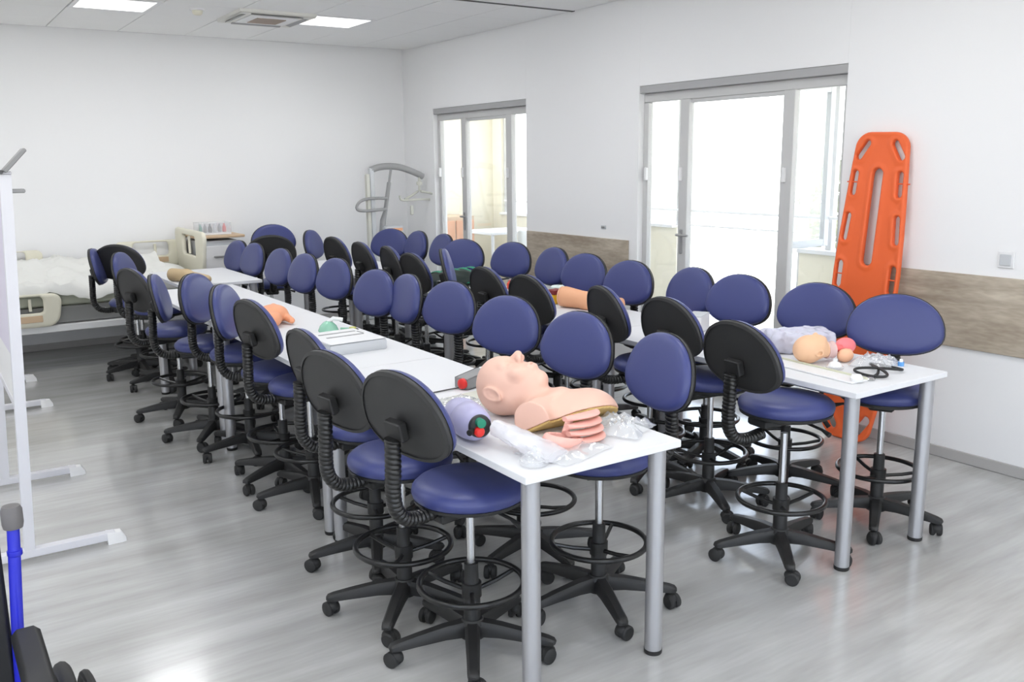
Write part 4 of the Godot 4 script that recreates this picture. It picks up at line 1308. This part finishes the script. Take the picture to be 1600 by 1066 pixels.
	part("case", mb().pad(PackedVector2Array([Vector2(-0.15, -0.17), Vector2(0.15, -0.17), Vector2(0.15, 0.17), Vector2(-0.15, 0.17)]), [[0.5, 0.0], [0.006, 0.0], [0.0, 0.006], [0.0, 0.040], [0.006, 0.050], [0.02, 0.053], [0.5, 0.053]], RT(Vector3.RIGHT, -PI / 2)), M.lightgrey, d)
	part("case_lid", mb().box(Vector3(0.285, 0.006, 0.325), 0.003, T(0, 0.054, 0)), M.white, d)
	part("slot", mb().box(Vector3(0.20, 0.004, 0.018), 0.002, T(0.01, 0.057, 0.01)), M.hoistgrey, d)
	part("slot", mb().box(Vector3(0.20, 0.004, 0.018), 0.002, T(0.01, 0.057, -0.08)), M.hoistgrey, d)
	part("slot", mb().box(Vector3(0.010, 0.004, 0.07), 0.002, T(0.115, 0.057, -0.035)), M.hoistgrey, d)
	# green airway set
	var gm := thing("oxygen_mask", "small clear green oxygen mask and fittings beside the flat white device", "oxygen mask", Vector3(1.83, TH, -4.53), 0.3)
	var gmat := mat(Color(0.58, 0.79, 0.69), 0.25)
	part("mask_shell", mb().lathe([Vector2(0.052, 0.0), Vector2(0.055, 0.006), Vector2(0.045, 0.030), Vector2(0.025, 0.050), Vector2(0.012, 0.056), Vector2(0.010, 0.056), Vector2(0.022, 0.046), Vector2(0.040, 0.026), Vector2(0.048, 0.006)], 22), gmat, gm)
	part("connector", mb().tube([Vector3(0.0, 0.05, 0.0), Vector3(0.02, 0.07, 0.02), Vector3(0.06, 0.06, 0.05)], 0.011, 10), M.white, gm)
	part("tubing", mb().tube(smooth_path([Vector3(0.05, 0.012, 0.04), Vector3(0.09, 0.008, 0.09), Vector3(0.03, 0.008, 0.14), Vector3(-0.05, 0.008, 0.10)], 24), 0.006, 8), gmat, gm)
	part("clip", mb().box(Vector3(0.03, 0.02, 0.045), 0.005, T(0.07, 0.011, 0.13)), M.mark, gm)
	part("valve", mb().lathe([Vector2(0.0, 0.0), Vector2(0.018, 0.0), Vector2(0.018, 0.03), Vector2(0.0, 0.034)], 16, T(0.05, 0.001, 0.14)), mat(Color(0.80, 0.80, 0.45), 0.4), gm)
	# small orange limb trainer
	var torso := func(p: Vector3) -> float:
		var e := ell(p, Vector3(0, 0.052, -0.05), Vector3(0.085, 0.052, 0.11))
		e = smin(e, ell(p, Vector3(-0.02, 0.045, 0.10), Vector3(0.055, 0.045, 0.06)), 0.012)
		e = smin(e, cone(p, Vector3(0.01, 0.045, -0.12), Vector3(0.03, 0.035, -0.36), 0.042, 0.03), 0.02)
		e = smin(e, cone(p, Vector3(0.06, 0.04, -0.02), Vector3(0.09, 0.025, 0.07), 0.024, 0.018), 0.015)
		return maxf(e, 0.0005 - p.y)
	solo("infant_torso", mb().nets(torso, Vector3(-0.11, -0.005, -0.42), Vector3(0.14, 0.12, 0.18), 0.007), mat(Color(0.95, 0.66, 0.50), 0.5), "orange-pink infant torso trainer behind the fourth black-backed stool", "manikin", Vector3(1.67, TH, -4.93), deg_to_rad(-14))
	# tan arm
	var arm := func(p: Vector3) -> float:
		var e := cone(p, Vector3(-0.17, 0.052, 0.0), Vector3(-0.02, 0.050, 0.0), 0.050, 0.048)
		e = smin(e, cone(p, Vector3(-0.02, 0.046, 0.0), Vector3(0.20, 0.034, 0.015), 0.046, 0.031), 0.03)
		e = maxf(e, -0.175 - p.x)
		e = maxf(e, -(Vector2(p.y - 0.062, p.z).length() - 0.016 + 10.0 * maxf(0.0, p.x + 0.16)))
		return maxf(e, 0.0005 - p.y)
	solo("injection_trainer", mb().nets(arm, Vector3(-0.19, -0.005, -0.08), Vector3(0.25, 0.12, 0.08), 0.006), M.tan, "tan injection training arm lying across the far left table", "training arm", Vector3(1.77, TH, -7.15), deg_to_rad(-58))

# ---------------------------------------------------------------- things on the right row
func build_right_row_items() -> void:
	# infant head: local -x is the crown, +x the neck, +y the face
	var head := func(p: Vector3) -> float:
		var az := Vector3(p.x, p.y, absf(p.z))
		var d := ell(p, Vector3(-0.02, 0.078, 0), Vector3(0.086, 0.077, 0.068))
		d = smin(d, ell(p, Vector3(0.035, 0.092, 0), Vector3(0.055, 0.060, 0.055)), 0.025)
		d = smin(d, ell(az, Vector3(0.035, 0.105, 0.030), Vector3(0.026, 0.026, 0.024)), 0.015)
		d = smin(d, ell(p, Vector3(0.020, 0.155, 0), Vector3(0.012, 0.013, 0.010)), 0.012)
		d = -smin(-d, ell(az, Vector3(0.002, 0.160, 0.027), Vector3(0.012, 0.014, 0.015)), 0.01)
		d = smin(d, ell(p, Vector3(0.045, 0.142, 0), Vector3(0.010, 0.012, 0.018)), 0.008)
		d = maxf(d, -ell(p, Vector3(0.0455, 0.152, 0), Vector3(0.003, 0.012, 0.014)))
		d = smin(d, ell(p, Vector3(0.068, 0.125, 0), Vector3(0.018, 0.018, 0.020)), 0.014)
		d = smin(d, cone(p, Vector3(0.03, 0.07, 0), Vector3(0.095, 0.068, 0), 0.042, 0.042), 0.02)
		if az.z > 0.04:
			var e := Vector3(p.x - 0.005, p.y - 0.065, az.z - 0.068)
			var rr := Vector2(e.x / 0.020, e.y / 0.015)
			d = smin(d, Vector2((rr.length() - 1.0) * 0.017, e.z).length() - 0.005, 0.006)
		d = maxf(d, p.x - 0.092)
		return maxf(d, 0.0005 - p.y)
	var o := thing("infant_manikin", "peach infant head with clear throat and pink lungs on the right row", "manikin", Vector3(3.255, TH, -2.50), deg_to_rad(-17))
	o.scale = Vector3.ONE * 0.82
	part("head", mb().nets(head, Vector3(-0.12, -0.005, -0.09), Vector3(0.10, 0.18, 0.09), 0.0042), mat(Color(0.93, 0.75, 0.60), 0.5), o)
	part("throat_cuff", mb().lathe([Vector2(0.030, 0.088), Vector2(0.046, 0.088), Vector2(0.048, 0.096), Vector2(0.044, 0.104), Vector2(0.044, 0.122), Vector2(0.048, 0.130), Vector2(0.040, 0.136), Vector2(0.030, 0.136)], 26, RT(Vector3.BACK, -PI / 2, Vector3(0, 0.066, 0))), mat(Color(0.85, 0.72, 0.70, 0.75), 0.2), o, "clear collar")
	part("windpipe", mb().tube(smooth_path([Vector3(0.09, 0.07, 0), Vector3(0.14, 0.074, 0), Vector3(0.185, 0.066, 0.0)], 12), 0.022, 14), M.hotpink, o)
	var lungs := func(p: Vector3) -> float:
		var d := ell(p, Vector3(0.232, 0.074, -0.025), Vector3(0.062, 0.046, 0.040))
		d = smin(d, ell(p, Vector3(0.195, 0.078, -0.020), Vector3(0.025, 0.022, 0.022)), 0.01)
		return d
	part("lung", mb().nets(lungs, Vector3(0.14, 0.0, -0.09), Vector3(0.31, 0.14, 0.04), 0.005), mat(Color(0.94, 0.50, 0.52), 0.4), o, "bright pink lung")
	var lung2 := func(p: Vector3) -> float:
		var d := ell(p, Vector3(0.185, 0.038, 0.042), Vector3(0.048, 0.038, 0.032))
		d = smin(d, ell(p, Vector3(0.222, 0.046, 0.020), Vector3(0.022, 0.022, 0.02)), 0.012)
		return d
	part("stomach", mb().nets(lung2, Vector3(0.12, -0.01, -0.02), Vector3(0.27, 0.10, 0.10), 0.005), mat(Color(0.93, 0.72, 0.58), 0.5), o)
	# silvery wrapped pack behind the head
	solo("plastic_pack", film_pack(), mat(Color(0.80, 0.80, 0.86), 0.2), "silvery plastic wrapped pack behind the infant head manikin", "plastic pack", Vector3(3.44, TH, -2.72), deg_to_rad(-25))
	# clear throat tray and ruler
	var t := thing("intubation_tray", "long white tray strip lying before the infant head manikin", "tray", Vector3(3.135, TH, -2.43), deg_to_rad(86))
	part("tray", mb().box(Vector3(0.56, 0.008, 0.10), 0.003, T(0, 0.004, 0)), M.white, t)
	part("rim", mb().box(Vector3(0.56, 0.010, 0.008), 0.003, T(0, 0.011, 0.046)), mat(Color(0.84, 0.84, 0.74), 0.4), t)
	part("end_knob", mb().lathe([Vector2(0, 0.0), Vector2(0.022, 0.0), Vector2(0.026, 0.012), Vector2(0.018, 0.026), Vector2(0, 0.028)], 18, T(-0.27, 0.008, -0.01)), M.white, t)
	var sc := thing("stethoscope", "black looped stethoscope tubing by the front edge of the right row", "stethoscope", Vector3(3.33, TH, -2.215), 0.0)
	var lp := []
	for i in 61:
		var a := TAU * i / 60.0
		lp.append(Vector3(0.105 * sin(a), 0.008 + 0.006 * (1.0 + cos(a * 2.0)), 0.075 * sin(a * 2.0) - 0.02 * sin(a)))
	part("tubing", mb().tube(lp, 0.0058, 10), M.black, sc)
	part("stem", mb().tube(smooth_path([Vector3(0.0, 0.010, 0.0), Vector3(-0.06, 0.008, 0.035), Vector3(-0.13, 0.008, 0.055)], 16), 0.0058, 10), M.black, sc)
	part("chest_piece", mb().lathe([Vector2(0, 0.0), Vector2(0.020, 0.0), Vector2(0.022, 0.005), Vector2(0.014, 0.012), Vector2(0, 0.013)], 20, T(-0.145, 0.001, 0.06)), M.chrome, sc)
	var cm := thing("face_mask", "small clear mask and fittings between the pink lungs and the stethoscope", "face mask", Vector3(3.235, TH, -2.36))
	part("cuff", mb().tube(ring_path(0.030, 0.010, 24), 0.008, 10, Transform3D.IDENTITY, true), M.film, cm)
	part("dome", mb().lathe([Vector2(0.030, 0.014), Vector2(0.022, 0.030), Vector2(0.010, 0.036), Vector2(0.010, 0.048), Vector2(0.007, 0.048), Vector2(0.007, 0.034)], 20), M.white, cm)
	solo("plastic_bag", film_sheet(0.20, 0.16, 0.045, 33, 0.16), M.film, "crumpled clear plastic bag behind the stethoscope on the right row", "plastic bag", Vector3(3.44, TH, -2.31), 0.3)
	var bc := thing("tube_connector", "small blue tube connector behind the stethoscope", "connector", Vector3(3.52, TH, -2.235), 0.4)
	part("ring", mb().lathe([Vector2(0.008, 0.0), Vector2(0.013, 0.0), Vector2(0.013, 0.018), Vector2(0.008, 0.018)], 16), mat(Color(0.35, 0.60, 0.85), 0.4), bc)
	part("nozzle", mb().lathe([Vector2(0.0, 0.018), Vector2(0.008, 0.018), Vector2(0.006, 0.030), Vector2(0.0, 0.030)], 12), M.white, bc)
	# white box, limb trainer, packs
	var wb := thing("carton", "small white carton on the right row behind the second stool", "carton", Vector3(3.42, TH, -3.36), 0.5)
	part("body", mb().box(Vector3(0.17, 0.085, 0.09), 0.004, T(0, 0.0435, 0)), M.white, wb)
	part("lid_flap", mb().box(Vector3(0.168, 0.003, 0.088), 0.001, T(0, 0.0875, 0)), M.lightgrey, wb)
	var leg := func(p: Vector3) -> float:
		var e := cone(p, Vector3(-0.14, 0.066, 0), Vector3(0.02, 0.054, 0.01), 0.064, 0.052)
		e = smin(e, cone(p, Vector3(0.02, 0.05, 0.01), Vector3(0.26, 0.044, 0), 0.048, 0.042), 0.03)
		e = maxf(maxf(e, -0.165 - p.x), p.x - 0.25)
		return maxf(e, 0.0005 - p.y)
	var lt := solo("training_limb", mb().nets(leg, Vector3(-0.20, -0.005, -0.09), Vector3(0.27, 0.15, 0.09), 0.007), M.peach, "peach thigh-shaped injection trainer on the right row by the yellow pack", "training limb", Vector3(3.39, TH, -4.27), deg_to_rad(-68))
	part("end_plate", mb().lathe([Vector2(0, 0.0), Vector2(0.062, 0.0), Vector2(0.062, 0.006), Vector2(0, 0.006)], 24, RT(Vector3.BACK, PI / 2, Vector3(-0.162, 0.066, 0))), M.skin2, lt)
	var yp := thing("yellow_pack", "yellow and dark red pack at the end of the peach limb trainer", "pack", Vector3(3.375, TH, -4.56), 0.2)
	part("box", mb().box(Vector3(0.09, 0.06, 0.07), 0.006, T(0, 0.031, 0)), M.yellow, yp)
	part("red_lid", mb().box(Vector3(0.092, 0.03, 0.072), 0.006, T(0, 0.076, 0)), mat(Color(0.50, 0.16, 0.16), 0.5), yp)
	solo("gauze_roll", mb().lathe([Vector2(0, 0.0), Vector2(0.04, 0.0), Vector2(0.045, 0.006), Vector2(0.045, 0.09), Vector2(0.038, 0.096), Vector2(0.012, 0.096), Vector2(0.012, 0.09), Vector2(0, 0.09)], 22), mat(Color(0.88, 0.92, 0.90), 0.8), "white gauze roll standing behind the peach limb trainer", "gauze roll", Vector3(3.47, TH, -4.66))
	var rp := thing("red_pack", "small red-orange pack behind the black-backed stools on the right row", "pack", Vector3(3.515, TH, -5.20), 0.2)
	part("body", mb().box(Vector3(0.14, 0.07, 0.10), 0.02, T(0, 0.036, 0)), mat(Color(0.90, 0.34, 0.24), 0.5), rp)
	part("flap", mb().box(Vector3(0.13, 0.008, 0.06), 0.003, T(0, 0.074, 0.01)), M.hotpink, rp)
	# green strapped bag
	var gb := thing("green_bag", "dark green bag with straps lying on the right row by the thin edge-on stool", "bag", Vector3(3.30, TH, -5.72), 0.25)
	var bagf := func(p: Vector3) -> float:
		var d := ell(p, Vector3(0, 0.05, 0), Vector3(0.26, 0.065, 0.17))
		d += 0.006 * sin(p.x * 40.0) * cos(p.z * 30.0)
		return maxf(d, 0.0005 - p.y)
	part("body", mb().nets(bagf, Vector3(-0.30, -0.005, -0.20), Vector3(0.30, 0.14, 0.20), 0.010), mat(Color(0.07, 0.14, 0.12), 0.6), gb)
	for i in 5:
		var x := -0.18 + i * 0.085
		part("strap", mb().tube(smooth_path([Vector3(x, 0.03, 0.165), Vector3(x + 0.02, 0.085, 0.10), Vector3(x + 0.03, 0.116, 0.0), Vector3(x + 0.03, 0.09, -0.10)], 16), 0.016, 8, Transform3D.IDENTITY, false, Vector2(0.3, 1.0)), M.green, gb)
	part("handle", mb().tube(smooth_path([Vector3(0.20, 0.08, 0.05), Vector3(0.30, 0.06, 0.08), Vector3(0.38, 0.012, 0.10), Vector3(0.50, 0.008, 0.10)], 20), 0.007, 8), M.black, gb)

func film_pack() -> MB:
	var nz := FastNoiseLite.new()
	nz.seed = 77
	nz.frequency = 5.0
	var f := func(p: Vector3) -> float:
		var q := p - Vector3(0, 0.05, 0)
		var d2 := Vector3(absf(q.x) - 0.13, absf(q.y) - 0.018, absf(q.z) - 0.07)
		var d := Vector3(maxf(d2.x, 0), maxf(d2.y, 0), maxf(d2.z, 0)).length() - 0.03
		d += 0.02 * nz.get_noise_3dv(p * 2.0) + 0.15 * (p.x) * 0.12
		return maxf(d, 0.0005 - p.y)
	return mb().nets(f, Vector3(-0.20, -0.005, -0.14), Vector3(0.20, 0.14, 0.14), 0.006)
